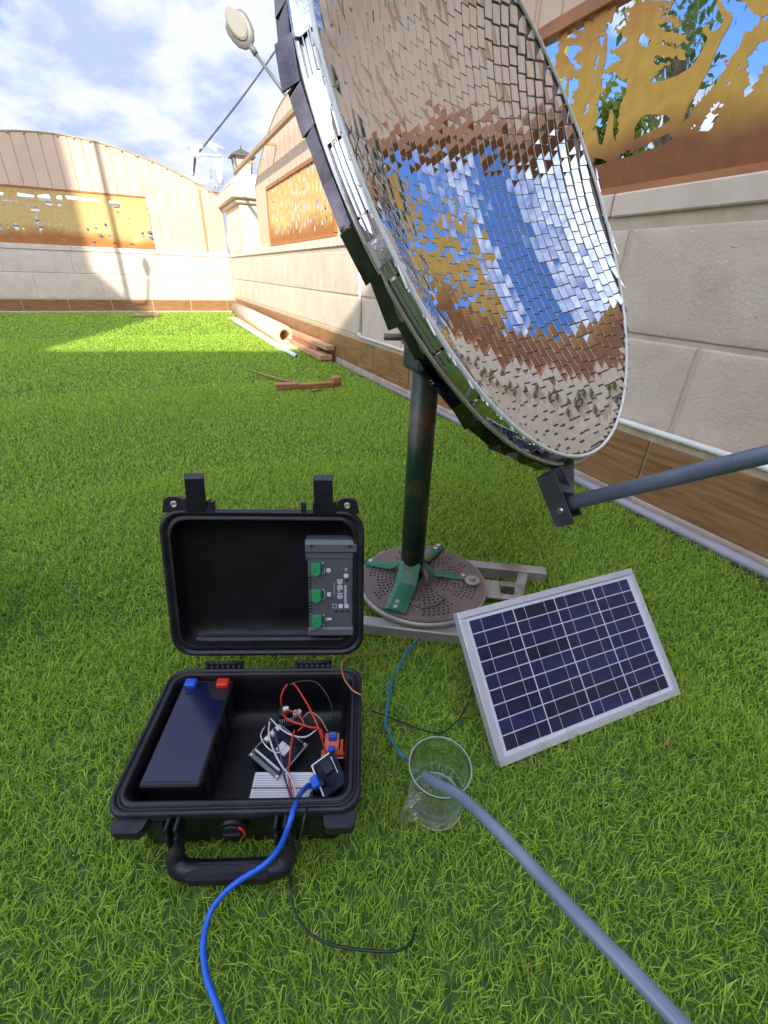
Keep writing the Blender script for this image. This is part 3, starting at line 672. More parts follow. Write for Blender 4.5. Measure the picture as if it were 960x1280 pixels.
def fence_far():
    t = thing('metal_fence', 'arched beige metal fence with low mustard cut panel standing on the far wall', 'fence', (-.75, YF+.05, .84))
    ox, oz = -.75, .84; rd = random.Random(5); x0, x1, z0, z1 = -3.0, .19, .862, 1.47
    F = Field(x0, x1, z0, z1, .012, 1.0); F.F[:] = .05
    def rc(xa, ya, xb, yb):       # opening given by photo corners on the far plane
        a = atY(xa/4, 220+ya/4, YF+.05); c = atY(xb/4, 220+yb/4, YF+.05); j = lambda: rd.uniform(-.015, .015)
        F.op([(a.x+j(), a.z+j()), (c.x+j(), a.z+j()), (c.x+j(), c.z+j()), (a.x+j(), c.z+j())], True)
    for q in ((-90, 80, 20, 108), (80, 84, 170, 112), (190, 92, 255, 122), (275, 97, 320, 126), (330, 104, 508, 136), (540, 120, 606, 150), (10, 116, 115, 130), (123, 122, 160, 136),
              (30, 140, 125, 154), (130, 146, 160, 158), (150, 168, 210, 186), (232, 132, 265, 142), (288, 138, 312, 150), (175, 150, 200, 162), (255, 155, 272, 163), (565, 155, 600, 163),
              (-60, 130, 5, 150), (-90, 165, -20, 185)): rc(*q)
    for q in ((0, 240, 15, 255), (-5, 268, 22, 280), (35, 250, 50, 272), (62, 240, 100, 268), (112, 262, 128, 280), (170, 208, 200, 232), (190, 245, 220, 262), (195, 270, 215, 290), (240, 240, 250, 262),
              (265, 236, 272, 256), (300, 238, 310, 255), (320, 232, 330, 262), (345, 240, 355, 256)):
        a, c_, d, e = q; p1 = atY(a/4, 220+c_/4, YF+.05); p2 = atY(d/4, 220+e/4, YF+.05)
        F.op([(p1.x, p1.z), ((p1.x+p2.x)/2, p1.z+.02), (p2.x, p1.z-.01), (p2.x-.01, p2.z), ((p1.x+p2.x)/2, p2.z-.02), (p1.x+.01, p2.z)], True)
    for cx_, cy_, w, h in ((440, 268, 5, 6), (480, 262, 7, 5), (530, 250, 5, 12), (505, 300, 9, 7), (550, 298, 5, 5), (715, 295, 6, 12), (750, 285, 10, 10), (755, 310, 8, 8), (770, 325, 4, 6), (645, 215, 4, 4), (590, 182, 6, 5), (530, 210, 3, 4), (470, 330, 9, 5), (575, 338, 12, 3), (660, 342, 11, 3), (320, 322, 14, 3), (195, 318, 11, 3), (50, 312, 16, 3)):
        p = atY(cx_/4, 220+cy_/4, YF+.05); kx = .016/4; F.op([(p.x-w*kx, p.z), (p.x-w*kx*.3, p.z+h*kx), (p.x+w*kx, p.z+h*kx*.4), (p.x+w*kx*.5, p.z-h*kx)], True)
    x = x0+.1
    while x < -2.1: F.op(fir(x, 1.0, .3, .06, rd), True); x += .2
    F.plate('cut_panel', .006, lambda u, v, w: (u-ox, w-.01, v-oz), m_panelfar, t)
    for c, s_ in ((((x0+x1)/2-ox, 0, z1+.006-oz), (x1-x0+.02, .035, .02)), (((x0+x1)/2-ox, 0, z0-.008-oz), (x1-x0+.02, .035, .018)), ((x0-.015-ox, 0, (z0+z1)/2-oz), (.03, .03, z1-z0-.02))):
        b = MB(); b.box(c, s_, bev=.002); b.build('frame_rail', m_frame, t)
    xa, xb = -2.72, 1.235; top = lambda x: 2.06-.132*(x+.75)**2
    ed = [xa]
    while ed[-1]+.152 < xb: ed.append(ed[-1]+.152)
    ed.append(xb)
    ed = sorted(ed+[x1+.012])
    for a, c in zip(ed[:-1], ed[1:]):
        if c-a < .004: continue
        zb = z1+.018 if (a+c)/2 < x1+.012 else .842; b = MB(); V = []
        for xx, yy in ((a, .008), (a+.009, -.003), (c-.009, -.003), (c, .008)):
            V += [(xx-ox, yy, zb-oz), (xx-ox, yy, top(xx)-oz), (xx-ox, yy+.012, zb-oz), (xx-ox, yy+.012, top(xx)-oz)]
        Fc = []
        for i in range(3):
            q = i*4; Fc += [(q, q+4, q+5, q+1), (q+2, q+3, q+7, q+6), (q+1, q+5, q+7, q+3), (q, q+2, q+6, q+4)]
        Fc += [(0, 1, 3, 2), (12, 14, 15, 13)]
        b.add(V, Fc); b.build('cladding_board', m_clad, t)
    n = 50; b = MB(); b.tube([(xa+(xb-xa)*i/n-ox, .002, top(xa+(xb-xa)*i/n)+.004-oz) for i in range(n+1)], .012, 6, smooth=False); b.build('edge_trim', m_cladtrim, t)
    for i in range(22):       # little fixing clips along the top edge
        x = xa+.1+i*.175; b = MB(); b.box((x-ox, -.012, top(x)-.006-oz), (.022, .014, .022), bev=.002); b.build('clip', m_cladtrim, t)
    b = MB(); b.box((.925-ox, -.012, 1.24-oz), (.03, .02, .79), bev=.003); b.build('joint_strip', m_cladtrim, t)
    t3 = thing('metal_fence', 'beige metal fence bay beyond the left end of the far panel', 'fence', (-4.6, YF+.05, .84))
    b = MB(); b.box((0, 0, .42), (3.6, .02, .82)); b.build('cladding_board', m_clad, t3)
fence_far()

# ---- pale building behind the far fence: its louvred white wall shows through the cut panel
t = thing('storage_building', 'white louvred building seen through the cut panel over the far wall', 'building', (-2.0, 11.4, 0))
b = MB(); b.box((0, .4, .9), (5.2, .6, 1.8)); b.build('wall', m_white, t)
for i in range(8):
    b = MB(); b.box((0, .05, .95+i*.1), (5.1, .06, .05), Matrix.Rotation(.5, 3, 'X'), .004); b.build('louvre_slat', m_white, t)

# ---- corner pier with cap, lantern
t = thing('corner_pier', 'cream stone pier with stepped cap at the far right corner of the yard', 'pier', (1.46, 7.6, .84))
b = MB(); b.box((0, 0, .27), (.42, 1.2, .54), bev=.01); b.build('shaft', m_cap, t)
b = MB(); b.box((0, 0, .555), (.50, 1.28, .05), bev=.01); b.build('moulding', m_cap, t)
b = MB(); b.box((0, 0, .655), (.60, 1.38, .15), bev=.012); b.build('cap_slab', m_cap, t)
b = MB(); b.rings([rrect(.30, .69, .004, .73, 2), rrect(.16, .5, .004, .86, 2)], smooth=False, cap0=True, cap1=True); b.build('cap_top', m_cap, t)
lx = atY(304, 216, 7.55); zt = 1.70
t = thing('lantern', 'square brown metal lantern standing on the corner pier', 'lantern', (lx.x, 7.55, 1.70))
b = MB(); b.rings([rrect(.085, .085, .01, 0, 2), rrect(.075, .075, .01, .02, 2), rrect(.10, .10, .01, .045, 2)], smooth=False, cap0=True, cap1=True); b.build('base', m_iron, t)
b = MB(); b.rings([rrect(.088, .088, .006, .045, 2), rrect(.112, .112, .006, .235, 2)], smooth=False, cap0=True, cap1=True); b.build('glass', m_lglass, t)
for sx_ in (-1, 1):
    for sy_ in (-1, 1):
        b = MB(); b.tube([(sx_*.09, sy_*.09, .045), (sx_*.114, sy_*.114, .235)], .009, 6); b.build('corner_bar', m_iron, t)
b = MB(); b.rings([rrect(.16, .16, .01, .235, 2), rrect(.15, .15, .01, .25, 2), rrect(.05, .05, .01, .31, 2), rrect(.02, .02, .005, .325, 2)], smooth=False, cap0=True, cap1=True); b.cyl((0, 0, .32), (0, 0, .37), .009, 8); b.build('roof', m_iron, t)

# ---- weather station on the far fence
wb = atY(240, 222, YF+.12)
t = thing('weather_station', 'white weather station with spinning cups and rain gauge on the far fence top', 'weather station', (wb.x, YF+.12, 1.6))
def wp(px, py): p = atY(px, py, YF+.12); return (p.x-wb.x, 0, p.z-1.6)
b = MB(); b.tube([wp(241, 222), wp(244, 198)], .016, 8); b.tube([wp(241, 220), (wp(241, 222)[0], 0, 0)], .02, 8); b.build('mast', m_blk, t)
b = MB(); b.box(wp(244, 190), (.10, .08, .13), bev=.015); b.build('sensor_housing', m_white, t)
b = MB(); b.tube([wp(247, 193), wp(276, 195)], .016, 8); b.build('cross_arm', m_white, t)
b = MB(); b.tube([wp(237, 181), wp(246, 183), wp(252, 182)], .01, 6); b.build('cup_arm', m_white, t)
for px, py in ((236, 181), (243, 185), (251, 183)):
    b = MB(); c = Vector(wp(px, py)); b.lathe([(.001, -.032), (.022, -.026), (.034, -.006), (.036, .01)], 12, c); b.build('wind_cup', m_white, t)
b = MB(); b.box(wp(266, 183), (.12, .02, .07), Matrix.Rotation(.4, 3, 'Y'), .008); b.tube([wp(262, 178), wp(281, 187)], .012, 6); b.build('wind_vane', m_white, t)
b = MB(); b.box(wp(239, 205), (.03, .03, .26), bev=.008); b.build('side_plate', m_white, t)
b = MB(); b.tube([wp(262, 196), wp(264, 224)], .008, 6); b.build('thin_post', m_greypvc, t)
b = MB(); c = Vector(wp(276, 228)); b.cyl(c+Vector((0, 0, -.02)), c+Vector((0, 0, .26)), .042, 14); b.build('rain_gauge', m_white, t)
b = MB(); b.box(wp(247, 226), (.15, .08, .1), bev=.012); b.build('junction_box', m_white, t)
b = MB(); b.box(wp(269, 237), (.09, .1, .10), bev=.015); b.build('bracket', m_bead, t)

# ---- overhead cable and street lamp
c0 = Vector(atY(249, 190, YF+.12)); c1 = atD(341, 62, 9.5); c2 = atD(420, -60, 11)
pts = [c0+(c2-c0)*(i/24)-Vector((0, 0, .10*math.sin(PI*i/24))) for i in range(25)]
b = MB(); b.tube(pts, .012, 6)
for i in range(0, 22): b.tube([pts[i]+Vector((0, 0, .011)), (pts[i]+pts[i+1])/2-Vector((0, 0, .011)), pts[i+1]+Vector((0, 0, .011))], .006, 5)
tag(b.build('overhead_cable', m_darksteel), 'black overhead cable rising from the weather station into the sky', 'cable')
DL = 8.0
h0, h1, h2 = atD(289, 19, DL), atD(313, 57, DL*.985), atD(320, 68, DL*.98)
a1_, a2_ = atD(357, 118, DL*.96), atD(420, 215, DL*.93)
t = thing('street_lamp', 'grey street lamp on a slanting arm above the garden wall', 'street lamp', (a2_.x, a2_.y, 0))
T0 = Vector((a2_.x, a2_.y, 0))
dirL = (h1-h0).normalized(); vw = (h0-Vector((0, 0, HCAM))).normalized(); side = dirL.cross(vw).normalized(); upv = side.cross(dirL).normalized()
if upv.dot(vw) < 0: upv = -upv      # the lens side looks down at the yard
Lh = (h1-h0).length
RG = []
for s_, w, h, k in ((-.02, .02, .01, 0), (0, .085, .03, 0), (.10, .13, .045, 0), (.3, .15, .05, 0), (.55, .145, .06, 0), (.8, .125, .065, 0), (.97, .08, .05, 0), (1.02, .035, .03, 0)):
    c = h0+dirL*Lh*s_; RG.append([c+side*w*math.cos(2*PI*q/16)+upv*(h*math.sin(2*PI*q/16)*(1.0 if q < 8 else .35)) for q in range(16)])
b = MB(); b.rings([[p-T0 for p in r] for r in RG], smooth=True, cap0=True, cap1=True); b.build('lamp_head', m_lampgrey, t)
RG = []
for s_, w in ((.06, .06), (.12, .09), (.32, .105), (.43, .085), (.45, .06)):
    c = h0+dirL*Lh*s_-upv*.022; RG.append([c+side*w*math.cos(2*PI*q/16)-upv*(.006+.012*abs(math.sin(2*PI*q/16))) for q in range(16)])
b = MB(); c0_ = h0+dirL*Lh*.30-upv*.012
RG = [[c0_+side*(w*math.cos(2*PI*q/20))+dirL*(l*math.sin(2*PI*q/20))-upv*z for q in range(20)] for w, l, z in ((.10, .17, -.01), (.095, .165, .024), (.075, .14, .032))]
b.rings([[p-T0 for p in r] for r in RG], smooth=False, cap0=True, cap1=True); b.build('lens', m_lens, t)
b = MB(); b.tube([h1-T0, h2-T0], .034, 10); b.build('arm_socket', m_lampgrey, t)
b = MB(); b.tube([h2-T0, a1_-T0, a2_-T0, Vector((0, 0, a2_.z-.2)), Vector((0, 0, 0))], [.02, .024, .028, .045, .06], 10); b.build('arm_pole', m_lampgrey, t)

# ---- trees, post and pole beyond the right fence
def leaves(b, pts, rd, size, n, spread):
    for c in pts:
        for i in range(n):
            p = Vector(c)+Vector((rd.gauss(0, 1), rd.gauss(0, 1), rd.gauss(0, .8)))*spread
            a = Vector((rd.gauss(0, 1), rd.gauss(0, 1), rd.gauss(0, 1))).normalized(); q = a.cross(Vector((rd.gauss(0, 1), rd.gauss(0, 1), rd.gauss(0, 1)))).normalized(); s_ = size*rd.uniform(.6, 1.3)
            b.add([p-a*s_, p+q*s_*.42, p+a*s_, p-q*s_*.42], [(0, 1, 2, 3)])
def tree(name, label, base, tips, lm, rd, size, n, spread, tr):
    t = thing(name, label, 'tree', base); b = MB(); B0 = Vector(base); top = sum((Vector(p) for p in tips), Vector())/len(tips)-B0
    fork = Vector((top.x*.5, top.y*.5, top.z*.45))
    b.tube(smoothpath([(0, 0, 0), fork*.5+Vector((.04, .03, 0)), fork, top], 4), [tr*(1-.8*i/12) for i in range(13)], 8)
    for p in tips:
        q = Vector(p)-B0; b.tube(smoothpath([fork*rd.uniform(.85, 1.1), fork.lerp(q, .55)+Vector((rd.uniform(-.1, .1), rd.uniform(-.1, .1), .08)), q], 4), [tr*.5*(1-.09*i) for i in range(9)], 5)
    b.build('trunk', m_bark, t); b = MB()
    cl = []
    for p in tips:
        q = Vector(p)-B0; cl += [q, q.lerp(fork, .25), q+Vector((rd.uniform(-1, 1), rd.uniform(-1, 1), rd.uniform(-.6, .6)))*spread]
    leaves(b, cl, rd, size, n, spread); b.build('crown', lm, t)
rd = random.Random(21)
def beyond(px, py, x): return tuple(atX(px, py, x))
tree('leafy_tree', 'leafy green tree behind the deer panel beyond the right wall', (2.9, 1.5, -.06), [beyond(852, 45, 2.9), beyond(862, 30, 2.8), beyond(838, 65, 3.0), beyond(835, 88, 2.9), beyond(850, 70, 2.7), beyond(820, 95, 3.1), beyond(780, 10, 3.2), beyond(842, 20, 3.0)], m_leafd, rd, .032, 22, .08, .06)
tree('shrub', 'yellow green shrub showing low through the cut panel beside the dish', (2.2, 2.4, -.06), [beyond(750, 190, 2.1), beyond(765, 188, 2.2), beyond(780, 182, 2.2), beyond(740, 200, 2.1), beyond(795, 178, 2.3), beyond(775, 140, 2.2), beyond(770, 160, 2.2)], m_leafy, rd, .03, 60, .055, .03)
tree('leafy_tree', 'dark leafy tree behind the narrow slotted panel left of the dish', (2.3, 4.6, -.06), [(2.2, 4.0, 1.25), (2.3, 4.4, 1.05), (2.2, 4.8, 1.3), (2.4, 5.2, 1.0), (2.3, 5.6, 1.2), (2.2, 6.0, .95)], m_leafd, rd, .05, 90, .16, .06)
tree('roadside_tree', 'small tree beyond the right wall, mostly hidden by the cut panel', (3.4, -.4, -.06), [(3.3, -.3, 2.0), (3.5, -.6, 2.2), (3.2, -.6, 1.7), (3.6, -.2, 1.9), (3.2, 0, 1.6)], m_leafy, rd, .04, 70, .16, .05)
p = atX(706, 60, 1.75)
b = MB(); b.cyl((0, 0, 0), (0, 0, 1.75), .016, 12); t = b.build('yellow_post', m_yellow); t.location = (1.75, p.y, -.06); tag(t, 'bright yellow post just behind the cut panel near the dish edge', 'post')
p = atX(861, 45, 3.2)
b = MB(); b.cyl((0, 0, 0), (0, 0, 2.2+p.z-1.2), .022, 12); t = b.build('grey_post', m_lampgrey); t.location = (3.2, p.y, -.06); tag(t, 'grey pole beyond the wall, seen through the panel above the deer', 'post')

# ---- house behind the camera: unseen parapet shaped to cast the yard shadow edges
D0 = -4.0
def back(p, y=D0):
    p = Vector(p); t_ = (p.y-y)/SUNV.y; q = p-SUNV*t_; return q.x, q.z
edge = [back((-.78, YF, .68)), back((-.35, YF, .23)), back((.1, 7.8, 0)), back((-.92, 4.49, 0)), back((0, 4.26, 0)), back((1.24, 3.95, 0))]
a_, b_ = back((XW, 3.6, .12)); c_, d_ = back((XW, 2.75, .50))
prof = [(edge[0][0], 11.5)]+edge+[(a_, b_), (c_, d_+.1), (c_+1.2, d_+1.2), (c_+1.2, d_+1.6), (c_+7, d_+1.6)]
t = thing('house', 'cream two storey house behind the camera that shades the near lawn', 'house', (-3, D0, 0))
xl = edge[0][0]-6; b = MB()
pl = [(xl, -.06), (xl, 11.5)]+prof+[(prof[-1][0], -.06)]
b.prism([(x+3, z) for x, z in pl], 0, -.22, lambda u, v, w: (u, w, v)); b.build('shadow_parapet', m_roofw, t)
b = MB(); b.box((2.2, -2.6, 1.6), (13, 4.7, 3.2)); b.build('wall', m_roofw, t)
for x in (-4.5, -1.5, 3.2):
    b = MB(); b.box((x, .02, 1.6), (1.1, .06, 1.3), bev=.01); w_ = b.build('window_frame', m_white, t)
    b = MB(); b.box((x, .045, 1.6), (1.0, .03, 1.2)); b.build('pane', m_glasspane, w_)
# garden lamp post whose shadow falls across the far fence
q1 = Vector((-.30, YF, .44)); k = 4.6/SUNV.y; q0 = q1-SUNV*k
t = thing('garden_lamp_post', 'slim lamp post standing on the lawn beside the house', 'lamp post', (q0.x, q0.y, 0))
b = MB(); b.tube([(0, 0, 0), (0, 0, q0.z+1.8)], .035, 10); b.build('post', m_iron, t)
b = MB(); q2 = Vector((.03, YF, .62)) - SUNV*k - Vector((q0.x, q0.y, 0)); q3 = Vector((.0, YF, .12))-SUNV*k-Vector((q0.x, q0.y, 0))
b.tube([(0, 0, q3.z), (q3.x*.8, 0, q3.z-.02), q2-Vector((0, 0, .15))], .02, 8); b.build('arm', m_iron, t)
b = MB(); b.lathe([(.01, -.13), (.03, -.10), (.055, 0), (.035, .08), (.01, .12)], 14, q2); b.build('globe', m_white, t)

# ---- pipes and conduits by the right wall
b = MB(); b.tube([(1.213, -1.5, .016), (1.2165, .4, .016), (1.2165, 1.0, .015), (1.215, 2.45, .015)], .0145, 14); 
for y in (.15, 1.6): b.tube([(1.2160, y, .0155), (1.2160, y+.04, .0155)], .0163, 14)
tag(b.build('grey_pipe', m_greypvc), 'long grey plastic pipe lying at the foot of the right wall', 'pipe')
b = MB(); b.tube([(1.237, -1.5, .2455), (1.236, .9, .2455), (1.237, 2.94, .2455)], .0092, 12); tag(b.build('white_conduit', m_white), 'thin white conduit along the top edge of the brown tiles', 'conduit')
b = MB(); b.tube([(1.238, 2.955, .262), (1.238, 2.955, .76)], .0095, 10); b.box((1.238, 2.955, .255), (.026, .026, .02), bev=.003); tag(b.build('white_conduit', m_white), 'white vertical conduit climbing the wall left of the dish', 'conduit')
rd = random.Random(8); P = [(1.197+rd.uniform(-.002, .003), y/10-.5, .006) for y in range(0, 45)]
b = MB(); b.tube(P, .005, 6); tag(b.build('black_cable', m_blk), 'black cable tucked between the turf edge and the tiled foot of the wall', 'cable')

# ---- things lying on the turf further back
b = MB(); e0, e1 = Vector((.93, 6.8, .02)), Vector((.975, 3.63, .02)); Z3 = Vector((0, 0, 1))
def hollow(b, a, c, r, ri, seg=20):
    a, c = Vector(a), Vector(c); t_ = (c-a).normalized(); n_ = t_.cross(Z3).normalized(); m_ = t_.cross(n_)
    rg = lambda o, r_: [o+n_*r_*math.cos(2*PI*k/seg)+m_*r_*math.sin(2*PI*k/seg) for k in range(seg)]
    b.rings([rg(a, r), rg(c, r), rg(c, ri), rg(a, ri)], close=True, smooth=True)
hollow(b, e0, e1, .018, .0145); tag(b.build('white_pipe', m_white), 'thin white plastic pipe lying on the turf beside the cardboard roll', 'pipe')
t = thing('cardboard_roll', 'long pale cardboard roll lying on the turf by the wall', 'roll', (1.1, 5.8, 0))
b = MB(); hollow(b, (.03, 1.6, .10), (-.02, -1.42, .085), .082, .052, 28); b.build('tube', m_card, t)
b = MB(); hollow(b, (.03, 1.5, .101), (-.018, -1.34, .0865), .088, .083, 28); b.build('wrapping', m_card, t)
def plank(lbl, c, size, ang, m, tilt=0):
    b = MB(); b.box((0, 0, 0), size, bev=.003); o = b.build('plank', m); o.location = c; o.rotation_euler = (tilt, 0, ang); tag(o, lbl, 'plank', 'planks by the wall')
plank('upper reddish plank stacked by the wall beside the roll', (1.175, 4.7, .105), (.07, 2.55, .035), .012, m_plank)
plank('lower wide plank lying flat under the stacked one by the wall', (1.16, 4.72, .035), (.10, 2.6, .04), -.006, m_plank)
plank('middle brown plank between the two others by the wall', (1.165, 4.9, .071), (.06, 2.5, .028), .004, m_wood)
b = MB(); b.box((1.06, 5.6, .012), (.24, 3.0, .02), bev=.004); tag(b.build('cardboard_sheet', m_card), 'flat cardboard sheet under the roll', 'cardboard')
s0, s1 = atZ(345, 485, .02), atZ(426, 481, .02); b = MB(); dr = (s1-s0); L0 = dr.length; an = math.atan2(dr.y, dr.x); rot = Matrix.Rotation(an, 3, 'Z')
b.box((s0+s1)/2+Vector((0, 0, .005)), (L0, .035, .03), rot, .004); b.box(s0+dr*.16+Vector((0, 0, .008)), (L0*.33, .05, .036), rot, .004); b.box(s0+dr*.93+Vector((0, 0, .03)), (.05, .05, .045), rot, .006)
tag(b.build('timber_offcut', m_wood), 'short red brown timber offcut lying alone on the turf', 'timber')
b = MB(); b.tube([atZ(308, 461, .02), atZ(335, 470, .025), atZ(365, 478, .03)], [.004, .007, .009], 6); tag(b.build('twig', m_twig), 'thin dry stick leaning on the timber offcut', 'stick')
b = MB(); b.tube([atZ(388, 489, .02), atZ(402, 487, .02)], .006, 6); tag(b.build('wood_chip', m_wood), 'small wood chip on the turf in front of the timber offcut', 'wood chip')
b = MB(); p = atZ(181, 394, .03); b.box(p, (.34, .05, .03), bev=.004); b.box(p+Vector((.14, 0, .03)), (.08, .06, .03), bev=.004); tag(b.build('timber_offcut', m_plank), 'small pale timber offcut lying against the far wall', 'timber')
p = atZ(833, 931, .02); b = MB(); b.add([p+Vector((-.011, 0, .002)), p+Vector((0, -.0028, .005)), p+Vector((.011, .002, .001)), p+Vector((0, .0028, .002))], [(0, 1, 2, 3)]); tag(b.build('dead_leaf', m_copper), 'tiny orange dead leaf on the turf right of the solar panel', 'leaf')
p = atZ(661, 1207, .018); b = MB(); b.add([p+Vector((-.0045, -.001, -.002)), p+Vector((-.001, -.0016, .002)), p+Vector((.0035, .0005, -.001)), p+Vector((.001, .0022, .001)), p+Vector((-.002, .0012, -.002))], [(0, 1, 4), (1, 3, 4), (1, 2, 3)]); tag(b.build('dead_leaf', m_copper), 'small rust coloured leaf scrap in the near turf left of the hose', 'leaf')
# added dark pot just outside the left edge, placed to darken the turf
p = atZ(-58, 800); t = thing('shade_pot', 'added dark pot out of view, shading the left edge of the lawn', 'shade pot', (p.x-.05, p.y, 0))
b = MB(); b.lathe([(.001, 0), (.075, 0), (.10, .2), (.108, .2), (.108, .225), (.096, .225), (.09, .19), (.001, .19)], 28); b.build('pot', m_rubber, t)

# ================================================================== MIRROR DISH ON ITS STAND
RD = .40
DN = Vector((.324, -.809, .490)).normalized(); DC = Vector((.547, .669, .745)); SA, SB = .93, 1.07      # taller than wide, like an offset dish
DV = Vector((0, 0, -1)); DV = (DV-DN*DV.dot(DN)).normalized(); DU = DN.cross(DV)
DEPTH = .088; TA, TB, TC = .001, -.005, .27     # the tiles sit slightly askew of the rim plane
root = thing('mirror_dish', 'round dish lined with small mirror tiles on a dark green pole stand', 'mirror dish', tuple(BASE_C))
def dl(a, bq, w=0.0): return DC+DU*(a*SA)+DV*(bq*SB)+DN*w-BASE_C
def dish_w(a, bq): return -DEPTH*(1-(a*a+bq*bq)/RD**2)+TC*a*bq*(1-((a*a+bq*bq)/RD**2)**2)*(1 if a*a+bq*bq < RD**2 else 0)      # the pressed dish is slightly warped
b = MB(); NS = 96
def dring(r, w0): return [dl(r*math.cos(2*PI*k/NS), r*math.sin(2*PI*k/NS), dish_w(r*math.cos(2*PI*k/NS), r*math.sin(2*PI*k/NS))+w0) for k in range(NS)]
RG = [dring(RD*k/12*.9999, -.0032) for k in range(1, 13)]
b.rings(RG, cap0=True); b.build('dish_shell', m_glue, root)
b = MB(); b.rings([dring(RD*k/12*.9999, -.010) for k in range(1, 13)], cap0=True); b.build('dish_back', m_dishback, root)
# tiles
PA, PB, TH = .0205, .0262, .002
rd = random.Random(4); tiles = []; edge_t = []
ncol = int(RD/PA)+1
for ci in range(-ncol, ncol+1):
    off = rd.uniform(0, 1)*PB if ci % 2 else rd.uniform(0, 1)*PB
    ctilt = rd.gauss(0, .006)
    for ri in range(-18, 19):
        a = ci*PA/SA+rd.gauss(0, .0004); q = (ri*PB+off)/SB
        cs = [(a+sa*PA*.45/SA, q+sb*PB*.465/SB) for sa in (-1, 1) for sb in (-1, 1)]
        rr = [math.hypot(*c) for c in cs]; rm = RD-.004
        if min(rr) > rm: continue
        whole = max(rr) <= rm
        rho4 = ((a*a+q*q)/RD**2)**2; cc_ = TC*(1-.55*rho4)
        n = (DN-DU*(TA+1.12*a*SA+cc_*q*SB)-DV*(TB+1.08*q*SB+cc_*a*SA)).normalized()
        n = (n+DU*(rd.gauss(0, .011)+ctilt)+DV*rd.gauss(0, .013)).normalized()
        vv = (DV-n*DV.dot(n)).normalized(); uu = vv.cross(n); spin = rd.gauss(0, .02)
        uu, vv = uu*math.cos(spin)+vv*math.sin(spin), vv*math.cos(spin)-uu*math.sin(spin)
        c = dl(a, q, dish_w(a, q)+.001)
        (tiles if whole else edge_t).append((a, q, n, uu, vv, c))
b = MB(); b.box((0, 0, 0), (PA*.90, PB*.93, TH*.9), mi=1); hx, hy = PA*.45, PB*.465
b.add([(-hx, -hy, TH*.5), (hx, -hy, TH*.5), (hx, hy, TH*.5), (-hx, hy, TH*.5)], [(0, 1, 2, 3)], 0)
tile_me = b.mesh('mirror_tile', [m_mirror, m_mirroredge])
def area(T_):
    a, q, n, uu, vv, c = T_; P = [proj(c+BASE_C+uu*sx*hx+vv*sy*hy) for sx, sy in ((-1, -1), (1, -1), (1, 1), (-1, 1))]
    inside = all(-5 < p[0] < 965 and -5 < p[1] < 1285 and p[2] > 0 for p in P)
    ar = abs(sum(P[i][0]*P[(i+1) % 4][1]-P[(i+1) % 4][0]*P[i][1] for i in range(4)))/2
    return ar if inside else 0
tiles.sort(key=area, reverse=True)
for T_ in tiles[:300]:
    a, q, n, uu, vv, c = T_; link('mirror_tile', tile_me, root, basis(uu, vv, n, c))
b = MB()
def tile_into(b, T_, poly=None):
    a, q, n, uu, vv, c = T_; P = poly or [(-hx, -hy), (hx, -hy), (hx, hy), (-hx, hy)]; k = len(P)
    top = [c+uu*x+vv*y+n*TH*.5 for x, y in P]; bot = [c+uu*x+vv*y-n*TH*.5 for x, y in P]
    b.add(top, [tuple(range(k))], 0); b.add(top+bot, [(i, (i+1) % k, (i+1) % k+k, i+k) for i in range(k)], 1)
for T_ in tiles[300:]: tile_into(b, T_)
for T_ in edge_t:
    a, q = T_[0], T_[1]; P = []
    sub = [(-hx, -hy), (0, -hy), (hx, -hy), (hx, 0), (hx, hy), (0, hy), (-hx, hy), (-hx, 0)]; n_ = len(sub); rm = RD-.004
    for i in range(n_):
        p0, p1 = sub[i], sub[(i+1) % n_]; r0 = math.hypot(a+p0[0]/SA, q+p0[1]/SB); r1 = math.hypot(a+p1[0]/SA, q+p1[1]/SB)
        if r0 <= rm: P.append(p0)
        if (r0 <= rm) != (r1 <= rm): t_ = (rm-r0)/(r1-r0); P.append((p0[0]+(p1[0]-p0[0])*t_, p0[1]+(p1[1]-p0[1])*t_))
    if len(P) >= 3: tile_into(b, T_, P)
tag(b.build('mirror_tiles', [m_mirror, m_mirroredge], root), kind='stuff')
# bright edging wire just outside the tiles
def ring_pts(r, w, n=160, a0=0, a1=360): return [dl(r*math.cos(R_(a0+(a1-a0)*k/n)), r*math.sin(R_(a0+(a1-a0)*k/n)), w) for k in range(n)]
b = MB(); b.tube(ring_pts(RD+.0010, .0022), .0030, 6, closed=True); b.build('tile_edging', m_white, root)
